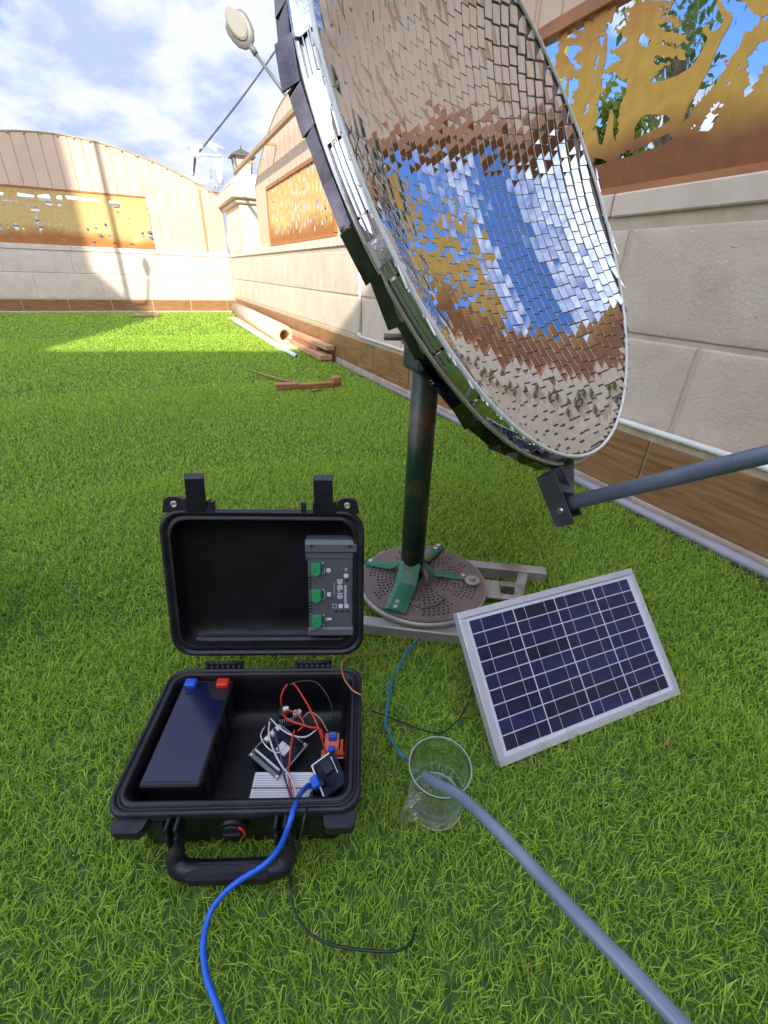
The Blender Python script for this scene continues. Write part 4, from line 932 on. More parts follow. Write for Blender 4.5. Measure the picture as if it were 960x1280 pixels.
# reflective strips round the rim (each strip its own piece)
rd = random.Random(9); a = 0.0
strips = []
while a < 359:
    d = rd.uniform(8, 14); d = min(d, 360-a)
    if 360-(a+d) < 6: d = 360-a
    strips.append((a, a+d)); a += d
for (s0_, s1_) in strips:
    n = 7; j = rd.gauss(0, .0004); j2 = rd.gauss(0, .0010); b = MB(); RG = []; RK = []
    for i in range(n+1):
        an = R_(s0_+.2+(s1_-s0_-.4)*i/n); cs, sn = math.cos(an), math.sin(an); h = .0009*i/n
        fr_ = [(RD+.0015, .0008+j), (RD+.0045+j2*.4, -.0070+j2+h), (RD+.0068+j2, -.0165+h)]
        RG.append([dl(r*cs, r*sn, w) for r, w in fr_]); RK.append([dl((r-.0014)*cs, (r-.0014)*sn, w-.0007) for r, w in fr_])
    for k in range(n):
        pass
    V = [p for q in RG for p in q]; F_ = [(k*3+m, k*3+m+1, k*3+m+4, k*3+m+3) for k in range(n) for m in range(2)]
    b.add(V, F_, 0, True)
    V = []; 
    for g_, k_ in zip(RG, RK): V += g_+k_
    F_ = []
    for k in range(n):
        q = k*6; F_ += [(q+3, q+9, q+10, q+4), (q+4, q+10, q+11, q+5), (q, q+6, q+9, q+3), (q+2, q+5, q+11, q+8)]
    F_ += [(0, 3, 4, 1), (1, 4, 5, 2), (n*6, n*6+1, n*6+4, n*6+3), (n*6+1, n*6+2, n*6+5, n*6+4)]
    b.add(V, F_, 0, False); b.build('rim_strip', m_mirror2, root)
# rolled bead
b = MB(); b.tube(ring_pts(RD+.0090, -.0185), .0032, 10, closed=True); b.build('rim_bead', m_bead, root)
for r_, w_, k_ in ((RD+.0052, -.0046, .0009), (RD+.0074, -.0110, .0008)):  # thin wires added to draw bright reflection streaks along the rim band
    b = MB(); b.tube(ring_pts(r_, w_, 60, 146, 222), k_, 6); b.build('rim_streak', m_chrome, root)
# skirt behind the bead
RG = [[dl(r*math.cos(2*PI*k/NS), r*math.sin(2*PI*k/NS), w) for k in range(NS)] for r, w in ((RD+.0092, -.021), (RD+.0098, -.034), (RD+.000, -.036), (RD-.006, -.022))]
b = MB(); b.rings(RG, close=True); b.build('rim_skirt', m_dishback, root)
# ragged flat mirror pieces stuck round the back edge
a = 96.0
while a < 244:
    d = rd.uniform(4.5, 7.5); an = R_(a+d/2); cs, sn = math.cos(an), math.sin(an)
    ln = (RD+.02)*R_(d)*1.02*math.hypot(SA*sn, SB*cs); py_ = proj(dl((RD+.02)*cs, (RD+.02)*sn, -.03)+BASE_C)[1]; wd = rd.uniform(.008, .012) if 405 < py_ < 470 else rd.uniform(.014, .023); ph = R_(rd.gauss(84, 7)); tw = rd.gauss(0, .12)
    et = Vector(-DU*sn*SA+DV*cs*SB).normalized(); er = et.cross(DN)
    if er.dot(DU*cs+DV*sn) < 0: er = -er
    out = er*math.cos(ph)-DN*math.sin(ph); et2 = (et*math.cos(tw)+out*math.sin(tw)); out2 = (out*math.cos(tw)-et*math.sin(tw)); nr = et2.cross(out2)
    c = dl((RD+.0105)*cs, (RD+.0105)*sn, -.0215)+out*wd*.5+er*.0012
    if not (176 < a < 180 or 203 < a < 207):
        b = MB(); b.box(c, (ln, wd, .0018), Matrix((et2, out2, nr)).transposed()); b.build('rim_patch', m_mirror3, root)
    a += d
# foil tape overlays on the left rim
for s0_, s1_ in ((163, 166.5), (193, 201)):
    RG = []
    for i in range(7):
        an = R_(s0_+(s1_-s0_)*i/6); cs, sn = math.cos(an), math.sin(an)
        RG.append([dl(r*cs, r*sn, w+.0022) for r, w in ((RD-.008, .0024), (RD+.0025, .0024), (RD+.0062, -.0065), (RD+.0092, -.0145), (RD+.0135, -.0170), (RD+.0140, -.0205), (RD+.0128, -.0205), (RD+.0120, -.0180), (RD+.0078, -.0150), (RD+.0052, -.0070), (RD+.0020, .0014), (RD-.008, .0014))])
    b = MB(); b.rings(RG, cap0=True, cap1=True, smooth=False); b.build('foil_tape', m_foil, root)
# pole
PB0 = Vector((.400, .664, 0)); pt = Vector((PB0.x, PB0.y, .53))
def bl(p): return Vector(p)-BASE_C
b = MB(); b.cyl(bl(PB0+Vector((0, 0, .052))), bl(pt), .0245, 28); b.build('pole', m_pole, root)
# head bracket joining pole and dish
hb = MB(); ctr = DC-DN*(DEPTH+.02)-DN*0.0
q = bl(Vector((PB0.x, PB0.y, .515))); tgt = dl(-.10, .15, -.094)
hb.box(q, (.062, .062, .07), bev=.006); hb.tube([q, q.lerp(tgt, .5)+Vector((0, 0, .01)), tgt], .020, 10); hb.tube([tgt, tgt-DN*.004+DV*.05], .012, 8); hb.build('mount_bracket', m_darksteel, root)
bp = atD(480, 421, .90); b = MB(); c = bl(bp); b.cyl(c, c+Vector((.06, -.02, 0)), .0065, 10); b.cyl(c+Vector((.034, -.0115, 0)), c+Vector((.042, -.014, 0)), .014, 6); b.build('mount_bolt', m_rusty, root)
w0 = bl(Vector((PB0.x, PB0.y, 0))); b = MB(); P = [bl(atD(526, 483, .862)), bl(atD(533, 478, .80)), bl(atD(545, 474, .72))]; b.tube(P, .0012, 5); b.build('wire_tie', m_chrome, root)
# base disc with real perforations
F = Field(-.134, .134, -.134, .134, .0013); th_ = np.linspace(0, 2*PI, 90, endpoint=False)
F.op([(.130*math.cos(x), .130*math.sin(x)) for x in th_])
for r in np.arange(.035, .112, .0085):
    n = int(2*PI*r/.0098)
    for k in range(n):
        an = 2*PI*k/n+(r*40 % 1)*.3; deg = math.degrees(an) % 360
        if min(abs((deg-s_+180) % 360-180)*r/57 for s_ in (15, 105, 195, 285)) < .008: continue
        if r > .095 and int(deg/30) % 2: continue
        F.circ(r*math.cos(an), r*math.sin(an), .0026)
zd = .052
F.plate('base_disc', .003, lambda u, v, w: (u, v, zd-w), m_rusty, root)
b = MB(); b.lathe([(.127, zd-.004), (.134, zd-.002), (.136, zd-.008), (.133, zd-.016), (.124, zd-.018), (.124, zd-.008)], 64, close=True); b.build('disc_rim', m_galv, root)
b = MB(); b.lathe([(.001, zd-.022), (.12, zd-.022), (.12, zd-.03), (.001, zd-.03)], 48); b.build('disc_underside', m_rubber, root)
for x, y, r in ((.055, -.045, .012), (-.05, -.07, .008), (.02, .075, .010)):
    b = MB(); b.lathe([(r, 0), (r+.003, .003), (r+.005, 0)], 20, (x, y, zd)); b.build('pressed_ring', m_rusty, root)
b = MB(); P = [Vector((.005+.035*k-(.0 if k != 1 else 0), -.085-.012*(1-abs(k)), zd+.001)) for k in (-1, 0, 1)]; P = [bl(atZ(x, y, zd))+Vector((0, 0, .002)) for x, y in ((510, 748), (515, 755), (528, 761), (545, 757), (556, 748), (555, 744))]
b.tube(P, .0022, 6); b.build('pressed_rib', m_rusty, root)
# straps from pole to disc (angle strips)
for (ex, ey, wd) in ((493, 764, .022), (550, 682, .013), (585, 722, .010), (459, 702, .012)):
    e = bl(atZ(ex, ey, zd+.004)); s_ = w0+Vector((0, 0, zd+.004)); d = (e-s_); d.z = 0; Ls = d.length; d.normalize(); sd_ = d.cross(Z3)
    s1 = s_+d*.018; RG = []
    for t_, z in ((0, .042), (.10, .026), (.3, .010), (1.0, .004)):
        c = s1+d*(Ls-.018)*t_; c.z = zd+z
        RG.append([c+sd_*wd, c+sd_*wd*.55+Z3*.004, c-sd_*wd*.4+Z3*.004, c-sd_*wd, c-sd_*wd-Z3*.003, c+sd_*wd-Z3*.003])
    b = MB(); b.rings(RG, cap0=True, cap1=True, smooth=False); st = b.build('leg_strap', m_green, root)
    for k in ((.80, .93) if wd > .012 else (.9,)):
        c = s1+d*(Ls-.018)*k; c.z = zd+.006; b = MB(); b.cyl(c, c+Z3*.005, .0045, 10); b.cyl(c, c+Z3*.0015, .007, 14); b.build('rivet', m_chrome, st)
e = bl(atZ(590, 727, zd+.004)); b = MB(); b.cyl(e, e+Z3*.005, .0155, 24); b.cyl(e+Z3*.005, e+Z3*.012, .006, 6); b.build('clamp_washer', m_galv, root)
b = MB(); P = [w0+Vector((.012, -.018, zd+.03)), w0+Vector((.016, -.035, zd+.018)), w0+Vector((.008, -.052, zd+.006))]; b.tube(P, [.005, .007, .004], 6); b.build('torn_weld', m_rusty, root)
# frame of square tubes under the disc
def sqtube(a, c, w, h, name, mt, hollow_=False):
    a, c = bl(a), bl(c); d = c-a; Ls = d.length; d.normalize(); s_ = Z3.cross(d).normalized(); up = d.cross(s_)
    b = MB(); r = Matrix((d, s_, up)).transposed(); b.box((a+c)/2, (Ls, w, h), r, .002); o = b.build(name, mt, root)
    return o
fa, fb = atZ(683, 713, .034), atZ(548, 700, .034)
dd = (fa-fb).normalized(); sqtube(fb-dd*.14-Z3*.014, fa-Z3*.014, .026, .030, 'frame_tube', m_galv)
b = MB(); n_ = dd; c = bl(fa-Z3*.014)+dd*.0008; s_ = Z3.cross(dd).normalized(); b.box(c, (.002, .019, .023), Matrix((dd, s_, Z3)).transposed()); b.build('tube_opening', m_rubber, root)
g0, g1 = atZ(456, 781, .022), atZ(585, 802, .022); sqtube(g0-dd*.04, g0+dd*.30, .026, .026, 'frame_tube', m_galv)
x0_, x1_ = atZ(654, 716, .02), atZ(636, 800, .02); sqtube(x0_, x1_, .022, .02, 'cross_tube', m_galv)
pc = bl(atZ(628, 738, .03)); b = MB(); rr_ = Matrix((dd, s_, Z3)).transposed()
b.box(pc+rr_@Vector((-.03, 0, 0)), (.05, .06, .006), rr_, .001); b.box(pc+rr_@Vector((.018, .022, 0)), (.045, .016, .006), rr_, .001); b.box(pc+rr_@Vector((.018, -.022, 0)), (.045, .016, .006), rr_, .001); b.box(pc+rr_@Vector((.034, 0, 0)), (.012, .028, .006), rr_, .001)
b.build('slotted_plate', m_galv, root)
b = MB(); b.cyl(pc+rr_@Vector((.014, 0, -.006)), pc+rr_@Vector((.014, 0, .001)), .011, 16); b.build('plate_hole', m_rubber, root)
# feed arm at the bottom of the dish
def atdep(px, py, z): return Vector(OC+RW @ (_c(px, py)*z))
A0 = bl(atdep(716, 628, .645)); A1 = bl(atdep(960, 568, .475)); ad_ = (A1-A0).normalized()
b = MB(); b.cyl(A0-ad_*.004, A0+ad_*.62, .0105, 22); b.build('feed_arm', m_armpaint, root)
up_ = (Z3-ad_*ad_.z).normalized(); sd_ = ad_.cross(up_); rb_ = Matrix((ad_, sd_, up_)).transposed(); cB = bl(atdep(703, 620, .65))
b = MB()
b.box(cB+rb_@Vector((-.004, .015, -.002)), (.028, .004, .078), rb_, .001); b.box(cB+rb_@Vector((-.004, -.015, .001)), (.028, .004, .078), rb_, .001); b.box(cB+rb_@Vector((-.0175, 0, .001)), (.004, .0335, .078), rb_, .001)
b.box((cB+dl(-.055, RD*.97, -.030))/2, (.030, .018, (cB-dl(-.055, RD*.97, -.030)).length), (dl(-.055, RD*.97, -.030)-cB).to_track_quat('Z', 'Y').to_matrix(), .001)
b.build('arm_bracket', m_darksteel, root)
b = MB(); c = A0+ad_*(-.012); b.cyl(c+rb_@Vector((0, -.021, -.004)), c+rb_@Vector((0, -.017, -.004)), .0085, 6); b.cyl(c+rb_@Vector((0, -.024, -.004)), c+rb_@Vector((0, .024, -.004)), .0045, 10); b.build('arm_bolt', m_chrome, root)

# ================================================================== BLACK CASE
CU3 = Vector(CU); CB3 = Vector(CB); CO3 = Vector(CO)
case_mw = basis(CU3, CB3, Z3, CO3)
case = thing('equipment_case', 'open black hard plastic case with folded handle and raised lid on the turf', 'case', mw=case_mw)
def cs(px, py, z):
    p = atZ(px, py, z)-CO3; return Vector((p.dot(CU3), p.dot(CB3), z))
HX, HY, RZ = .140, .1015, .100
def rr(hx, hy, r, z): return rrect(hx, hy, max(r-.007, .007), z, 7)
b = MB(); b.rings([rr(.112, .076, .02, .0), rr(.122, .085, .024, .006), rr(.126, .089, .025, .07), rr(.126, .089, .025, .082), rr(HX-.002, HY-.002, .030, .084), rr(HX, HY, .031, .087), rr(HX, HY, .031, .096), rr(HX-.002, HY-.002, .030, .0985),
     rr(HX-.005, HY-.005, .028, .0985), rr(HX-.0055, HY-.0055, .028, .0955), rr(HX-.0095, HY-.0095, .026, .0955), rr(HX-.010, HY-.010, .026, .100), rr(HX-.0135, HY-.0135, .024, .100), rr(HX-.0145, HY-.0145, .023, .098)], cap0=True)
b.build('lower_shell', m_black, case)
b = MB(); b.rings([rr(HX-.0145, HY-.0145, .023, .0985), rr(HX-.018, HY-.018, .022, .094), rr(HX-.021, HY-.021, .022, .060), rr(HX-.024, HY-.024, .022, .036), rr(HX-.032, HY-.032, .02, .028), rr(HX-.06, HY-.05, .015, .0265)], cap1=True); b.build('inner_well', m_blackin, case)
b = MB(); b.rings([rr(HX-.0058, HY-.0058, .028, .0958), rr(HX-.0062, HY-.0062, .0275, .0972), rr(HX-.0088, HY-.0088, .026, .0972), rr(HX-.0092, HY-.0092, .026, .0958)]); b.build('gasket_seal', m_rubber, case)
# ledge rib inside the rear wall
for sx_ in (-1, 1):      # padlock tabs on the front corners
    b = MB(); x = -.108 if sx_ < 0 else .118
    RGo = [(x-.020, -HY+.004), (x-.018, -HY-.011), (x-.013, -HY-.014), (x+.011, -HY-.014), (x+.015, -HY-.010), (x+.018, -HY+.004)]
    b.prism(RGo, .080, .092, lambda u, v, w: (u, v, w)); tb = b.build('padlock_tab', m_black, case)
    b = MB(); b.cyl((x-.002, -HY-.006, .0785), (x-.002, -HY-.006, .0925), .0033, 14); b.build('tab_hole', m_rubber, tb)
    b = MB(); b.prism([(-.100, .0), (-.0895, -.0), (-.0895, -.022), (-.098, -.012)], x-.013, x-.007, lambda u, v, w: (w, u-.006, .080+v*2.0)); b.build('front_rib', m_black, case)
for x in (-.068, -.058, .048, .058):
    b = MB(); b.box((x, -HY-.003, .082), (.004, .020, .024), bev=.001); b.box((x, -HY-.010, .072), (.004, .012, .02), bev=.001); b.build('handle_rib', m_black, case)
for x0_ in (-.093, .083):
    b = MB(); b.prism([(0, .082), (-.010, .082), (-.014, .06), (-.008, .035), (0, .03)], x0_, x0_+.014, lambda u, v, w: (w, u-.09, v)); b.build('latch_catch', m_black, case)
b = MB(); b.cyl((-.004, -.0885, .062), (-.004, -.101, .062), .015, 24); b.cyl((-.004, -.101, .062), (-.004, -.104, .062), .0125, 24); b.box((-.004, -.105, .062), (.020, .003, .004), bev=.001); vl = b.build('purge_valve', m_black, case)
b = MB(); b.tube([(-.004+.0138*math.cos(a), -.1032, .062+.0138*math.sin(a)) for a in np.linspace(-.9, .9, 9)], .0016, 6); b.build('valve_ring', m_red, vl)
# handle, folded down forward
hy = -HY-.006; P = smoothpath([(-.063, hy+.004, .066), (-.0635, hy-.006, .052), (-.064, hy-.012, .041), (-.052, hy-.018, .034), (-.005, hy-.019, .0325), (.046, hy-.018, .034), (.058, hy-.012, .041), (.0575, hy-.006, .052), (.057, hy+.004, .066)], 5)
b = MB(); n_ = len(P); b.tube(P, [.0072+.0040*max(0, 1-abs((i-n_/2)/(n_/2))**3*1.4) for i in range(n_)], 12); b.build('handle', m_black, case)
b = MB(); b.box((-.004, hy-.020, .0325), (.096, .020, .022), bev=.005); b.build('handle_grip', m_black, case)
# hinge
for x in (-.066, .066):
    b = MB()
    for k in range(7): b.box((x-.024+.008*k, HY+.004, .096), (.0068, .014, .014), bev=.003)
    b.cyl((x-.028, HY+.007, .100), (x+.028, HY+.007, .100), .0034, 10); b.build('hinge', m_black, case)
# lid, leaning back
TL = R_(104); ld = Vector((0, -math.cos(TL), math.sin(TL))); ln_ = Vector((0, -math.sin(TL), -math.cos(TL)))
LO = Vector((.001, HY+.007, .100))
def lm(x, y, z): return LO+Vector((x, 0, 0))+ld*y+ln_*z
LC, LHX, LHY = .125, .141, .1125
def lr(hx, hy, r, z): return [lm(p.x, p.y+LC, p.z) for p in rrect(hx, hy, r, z, 7)]
b = MB(); b.rings([lr(.115, .084, .02, -.036), lr(.124, .091, .024, -.031), lr(.127, .094, .026, -.012), lr(LHX-.001, LHY-.001, .03, -.010), lr(LHX, LHY, .031, -.006), lr(LHX, LHY, .031, .0), lr(LHX-.003, LHY-.003, .029, .0025), lr(LHX-.006, LHY-.006, .028, .0025), lr(LHX-.007, LHY-.007, .027, -.001), lr(LHX-.0105, LHY-.0105, .026, -.001), lr(LHX-.0115, LHY-.0115, .026, .0015), lr(LHX-.0145, LHY-.0145, .024, .001)], cap0=True)
lid = b.build('lid', m_black, case)
b = MB(); b.rings([lr(LHX-.0145, LHY-.0145, .024, .001), lr(LHX-.0165, LHY-.0165, .023, -.003), lr(LHX-.019, LHY-.019, .022, -.018), lr(LHX-.026, LHY-.026, .02, -.0275), lr(LHX-.06, LHY-.05, .01, -.029)], cap1=True); b.build('lid_lining', m_blackin, lid)
for sx_ in (-1, 1):
    x = sx_*.117; b = MB(); po = [(x-.017, .233), (x-.013*1, .251), (x-.006, .255), (x+.006, .255), (x+.013, .251), (x+.017, .233)]
    b.prism(po, -.010, .001, lambda u, v, w: lm(u, v, w)); tb = b.build('lid_tab', m_black, lid)
    b = MB(); c0_, c1_ = lm(x, .245, -.0105), lm(x, .245, .0016); nn = (c1_-c0_).normalized(); hollow_ = []
    b.tube([c1_+Vector((math.cos(a)*.0036, 0, 0))+ld*(.0036*math.sin(a)) for a in np.linspace(0, 2*PI, 16, endpoint=False)], .0012, 6, closed=True); b.cyl(c0_, c1_+nn*.0002, .0030, 12, mi=1); b.build('grommet', [m_chrome, m_bead], lid)
for x, tw in ((-.087, .32), (.085, 0.0)):
    b = MB()
    def q_(u, v, w, x=x, tw=tw): return lm(x+u*math.cos(tw)+w*math.sin(tw), v, w*math.cos(tw)-u*math.sin(tw)*.6)
    for x_ in (-.015, .0125):
        b.prism([(x+x_, .233), (x+x_, .249), (x+x_+.004, .251), (x+x_+.004, .233)], -.012, .004, lambda u, v, w: lm(u, v, w))
    b.build('latch_mount', m_black, lid)
    b = MB(); pr = [(.236, -.004), (.236, .006), (.251, .010), (.282, .013), (.289, .009), (.288, .001), (.262, -.004)]
    V = [q_(s_*.0125, v, w) for s_ in (-1, 1) for v, w in pr]; k = len(pr)
    b.add(V, [tuple(range(k)), tuple(reversed(range(k, 2*k)))]+[(i, (i+1) % k, (i+1) % k+k, i+k) for i in range(k)]); la = b.build('latch', m_black, lid)
    b = MB()
    for j in range(7):
        v = .2560+j*.0036; w = .0104+j*.00032; V = [q_(su*.0112, v+dv, w+dw) for su in (-1, 1) for dv, dw in ((0, 0), (.0004, .0011), (.0012, .0011), (.0016, 0))]
        b.add(V, [(0, 1, 2, 3), (7, 6, 5, 4), (0, 4, 5, 1), (1, 5, 6, 2), (2, 6, 7, 3)])
    b.build('grip_rib', m_black, la)
for x in (-.068, .057):
    b = MB(); b.prism([(x-.003, .233), (x-.003, .249), (x+.003, .249), (x+.003, .233)], -.008, .004, lambda u, v, w: lm(u, v, w)); b.build('lid_rib', m_black, lid)

# ---- charge controller standing in the lid
LW = case_mw @ basis(Vector((1, 0, 0)), ld, ln_, LO)
ct = thing('charge_controller', 'grey solar charge controller with three green terminals held in the case lid', 'charge controller', mw=LW @ Matrix.Translation((.094, .118, -.0265)) @ Matrix.Scale(1.17, 4))
CW, CHH = .058, .128
b = MB(); b.box((0, 0, .010), (CW, CHH, .020), bev=.003); b.build('body', m_ctrl, ct)
b = MB(); b.prism([(.0, 0), (.019, 0), (.021, .004), (.021, .011), (.024, .013), (.024, .022), (.020, .027), (.0, .027)], -.031, .031, lambda u, v, w: (w, CHH/2-.026+v, u)); b.build('heatsink', m_ctrl2, ct)
for x in (-.023, .023):
    b = MB(); b.cyl((x, .058, .024), (x, .058, .0246), .0018, 10); b.build('screw', m_rubber, ct)
b = MB(); b.box((0, -CHH/2+.006, .0195), (CW+.003, .012, .005), bev=.002); b.build('end_rail', m_ctrl2, ct)
for y in (.0285, -.0065, -.0415):
    b = MB(); b.prism([(-.0045, .007), (.0065, .007), (.0065, -.005), (.003, -.0085), (-.001, -.0085), (-.0045, -.005)], .018, .026, lambda u, v, w, y=y: (u-.0195, v+y, w)); tm = b.build('terminal_block', m_term, ct)
    for q in (-.0005, .0045):
        b = MB(); b.cyl((-.0205, y+q-.001, .026), (-.0205, y+q-.001, .0264), .0015, 8); b.build('terminal_screw', m_chrome, tm)
b = MB()
for y in (.0155, .0115, .0075, .0035, -.018, -.022, -.026, -.030): b.box((-.0265, y, .0202), (.0035, .0018, .0008))
for y in (.027, .022, .002, -.0025, -.007, -.0115, -.016, -.036, -.041): b.box((.0262, y, .0202), (.0035, .0018, .0008))
for x in (.006, .013, .020): b.box((x, -.0295, .0202), (.0045, .0018, .0008))
b.box((.019, .0125, .0202), (.003, .003, .0008)); b.build('vent_slots', m_rubber, ct)
Rz = Matrix.Rotation(-PI/2, 4, 'Z')
text_part('SHS-10', .0088, Matrix.Translation((.0100, .001, .0203)) @ Rz, ct, 'model_print', m_print)
text_part('MORNINGSTAR', .0042, Matrix.Translation((.0170, -.009, .0203)) @ Rz, ct, 'maker_print', m_print)
text_part('12V 10A', .0030, Matrix.Translation((.0040, .009, .0203)) @ Rz, ct, 'rating_print', m_print) if False else None
b = MB()
for x, y, r in ((-.0035, .0255, .003), (.018, .0185, .003)): b.cyl((x, y, .0200), (x, y, .0204), r, 16)
for x, y, w, h in ((.0185, -.0225, .005, .0055), (.0112, -.0225, .005, .0055), (.018, .0255, .003, .0008), (.018, .0275, .003, .0008), (-.0035, -.0065, .0045, .0055), (-.0085, .0255, .0006, .006), (-.0085, -.0065, .0006, .010), (-.0035, -.0405, .006, .003), (-.008, -.0405, .001, .004), (.0032, .001, .0004, .018)): b.box((x, y, .0202), (w, h, .0004))
for x, y in ((.0034, -.0225),):
    for dx_, dy_, w, h in ((-.0024, 0, .0005, .0055), (.0024, 0, .0005, .0055), (0, .0026, .005, .0005), (0, -.0026, .005, .0005)): b.box((x+dx_, y+dy_, .0202), (w, h, .0004))
for y in (.0285, -.0065, -.0415):
    for dy in (.0065, -.0065): b.box((-.0105, y+dy, .0202), (.0028, .0005, .0004)); b.box((-.0105, y+dy, .0202), (.0005, .0028 if dy > 0 else .0005, .0004))
b.build('printed_symbols', m_print, ct)

# ---- battery
bF = (cs(168, 972, .093)+cs(250, 967, .093))/2; bR = (cs(224, 848, .093)+cs(281, 846, .093))/2
bc = (bF+bR)/2; BLn = .151; BW = .070; BZ0, BZ1 = .0285, .093
bat = thing('battery', 'black sealed battery with blue and red terminal caps filling the left of the case', 'battery', mw=case_mw @ Matrix.Translation((-.082, .008, BZ0)))
BH = BZ1-BZ0
b = MB(); b.box((0, 0, BH/2-.004), (BW-.006, BLn-.004, BH-.008), bev=.003); b.build('body', m_batt, bat)
b = MB(); b.box((0, 0, BH-.006), (BW, BLn, .012), bev=.002); b.build('top_cover', m_batt, bat)
b = MB(); V = []; prof = [(-.032, -.0705), (.032, -.0705), (.032, .040), (.020, .040), (.012, .045), (.004, .058), (0, .0705), (-.032, .0705)]
b.prism(prof, BH, BH+.0006, lambda u, v, w: (u, v, w)); b.build('label_film', m_battlabel, bat)
b = MB(); b.box((-.022, .066, BH+.004), (.016, .013, .010), bev=.002); tm = b.build('terminal_cap', m_blueterm, bat); tm['label'] = 'blue terminal cap'
b = MB(); b.cyl((-.022, .054, BH+.0006), (-.022, .054, BH+.002), .0035, 12); b.build('terminal_screw', m_rubber, bat)
b = MB(); b.box((.023, .066, BH+.004), (.017, .013, .010), bev=.002); tm = b.build('terminal_cap', m_redterm, bat); tm['label'] = 'red terminal cap'
for k in range(6):
    b = MB(); b.box((BW/2-.002, -.062+k*.025, BH*.42), (.003, .004, BH*.75), bev=.001); b.build('side_rib', m_batt, bat)

# ---- electronics
def tri(px, py, z): return case_mw @ cs(px, py, z)
zf = .0285
def board_frame(c, ax, z, tilt=0, roll=0):
    u = Vector((ax.x, ax.y, 0)).normalized(); v = Z3.cross(u); m = basis(u, v, Z3, (c.x, c.y, z)); return case_mw @ m @ Matrix.Rotation(tilt, 4, 'X') @ Matrix.Rotation(roll, 4, 'Y')
# breadboard
q0, q1, q2 = cs(303, 1006, .034), cs(395, 1006, .034), cs(313, 969, .034)
c = (q1+q2)/2; bbm = board_frame(c, q1-q0, .033)
bb_ = thing('breadboard', 'white breadboard flat at the front of the case under the blue cable', 'breadboard', mw=bbm)
b = MB(); b.box((0, 0, 0), (.078, .042, .009), bev=.001); b.build('body', m_bread, bb_)
b = MB()
for r in range(11):
    if r == 5: continue
    for k in range(26): b.box((-.0345+k*.00276, -.0155+r*.0031, .0046), (.0011, .0011, .0002))
tag(b.build('contact_holes', m_rubber, bb_), kind='stuff')
b = MB(); b.box((0, 0, .0046), (.078, .0022, .0003)); b.build('centre_groove', m_ctrl2, bb_)
# dark microcontroller board on clear plate with wifi can
q0, q1, q2 = cs(312, 942, .04), cs(348, 972, .04), cs(344, 905, .05)
mu = board_frame((cs(348, 938, .042)), q1-q0, .044, R_(5), R_(4))
mc = thing('microcontroller_board', 'dark controller board on a clear plate with white sockets, tilted at the case centre', 'circuit board', mw=mu)
b = MB(); b.box((0, 0, -.003), (.052, .056, .002), bev=.0005); b.build('base_plate', m_acryl, mc)
b = MB(); b.box((0, .002, 0), (.050, .048, .0016), bev=.0004); b.build('board', m_pcbdark, mc)
b = MB(); b.box((.006, .004, .0024), (.017, .014, .003), bev=.0006); b.build('metal_can', m_chip, mc)
for x, y in ((-.020, .020), (-.0205, .010), (-.021, -.0)):
    b = MB(); b.box((x, y, .0038), (.007, .0065, .006), bev=.0008); b.build('white_socket', m_white, mc)
for y in (-.0195, .0245):
    b = MB(); b.box((0, y, .003), (.046, .0026, .005), bev=.0003)
    for k in range(16): b.box((-.0215+k*.00285, y, .0056), (.001, .001, .0006), mi=1)
    b.build('pin_header', [m_chip if y < 0 else m_rubber, m_chrome], mc)
for x, y, w in ((-.006, -.008, .006), (.016, -.010, .005), (-.010, .012, .004), (.018, .014, .004), (0, -.014, .003), (.008, -.013, .003)):
    b = MB(); b.box((x, y, .0018), (w, w*.8, .0018), bev=.0003); b.build('chip', m_rubber, mc)
for x, y in ((-.024, -.026), (.024, -.026), (-.024, .026), (.024, .026)):
    b = MB(); b.cyl((x, y, -.0045), (x, y, .001), .0018, 8); b.build('standoff', m_chip, mc)
b = MB(); b.box((-.027, 0, -.0018), (.0009, .058, .003)); b.box((.027, 0, -.0018), (.0009, .058, .003)); b.build('plate_edge', m_greypvc, mc)
# step module behind
sm = thing('converter_module', 'small black module with pale terminal and coils behind the controller board', 'circuit board', mw=board_frame(cs(362, 898, .05), Vector((1, .2, 0)), .050))
b = MB(); b.box((0, 0, 0), (.036, .024, .0016), bev=.0004); b.build('board', m_pcbdark, sm)
b = MB(); b.cyl((-.006, .006, .001), (-.006, .006, .012), .0085, 18); b.build('coil', m_rubber, sm)
b = MB(); b.box((-.004, .007, .0135), (.008, .005, .004), bev=.0006); b.build('pale_block', m_bread, sm)
b = MB()
for k in range(7): b.cyl((-.013+k*.003, -.008, 0), (-.013+k*.003, -.008, .011), .0006, 5)
b.build('pin_row', m_chip, sm)
for x in (.009, .014):
    b = MB(); b.cyl((x, .0, .001), (x, .0, .012), .0035, 12); b.build('capacitor', m_chip, sm)
# orange board with blue terminals
om = thing('sensor_board', 'orange red sensor board with blue screw terminals on the right inside the case', 'circuit board', mw=board_frame(cs(418, 937, .04), cs(438, 940, .04)-cs(398, 941, .04), .036))
b = MB(); b.box((0, -.004, 0), (.036, .013, .0016), bev=.0003); b.build('board', m_pcbred, om)
b = MB(); b.box((-.004, .012, .004), (.020, .022, .0016), Matrix.Rotation(.35, 3, 'X'), .0003); b.box((.010, .004, .003), (.004, .02, .006), bev=.0003); b.build('upright_board', m_pcbred, om)
b = MB(); b.box((-.003, .016, .010), (.011, .009, .010), bev=.001); b.build('screw_terminal', m_blueterm, om)
for x in (-.0055, -.0005):
    b = MB(); b.cyl((x, .016, .015), (x, .016, .0156), .0017, 10); b.build('terminal_screw', m_chrome, om)
b = MB(); b.box((-.004, -.001, .005), (.009, .008, .008), bev=.001); b.build('screw_terminal', m_blueterm, om)
b = MB(); b.box((.008, -.0075, .0035), (.016, .003, .005), bev=.0004); b.box((.008, -.0105, .0012), (.018, .0012, .001), mi=1); b.build('pin_header', [m_redterm, m_whitew], om)
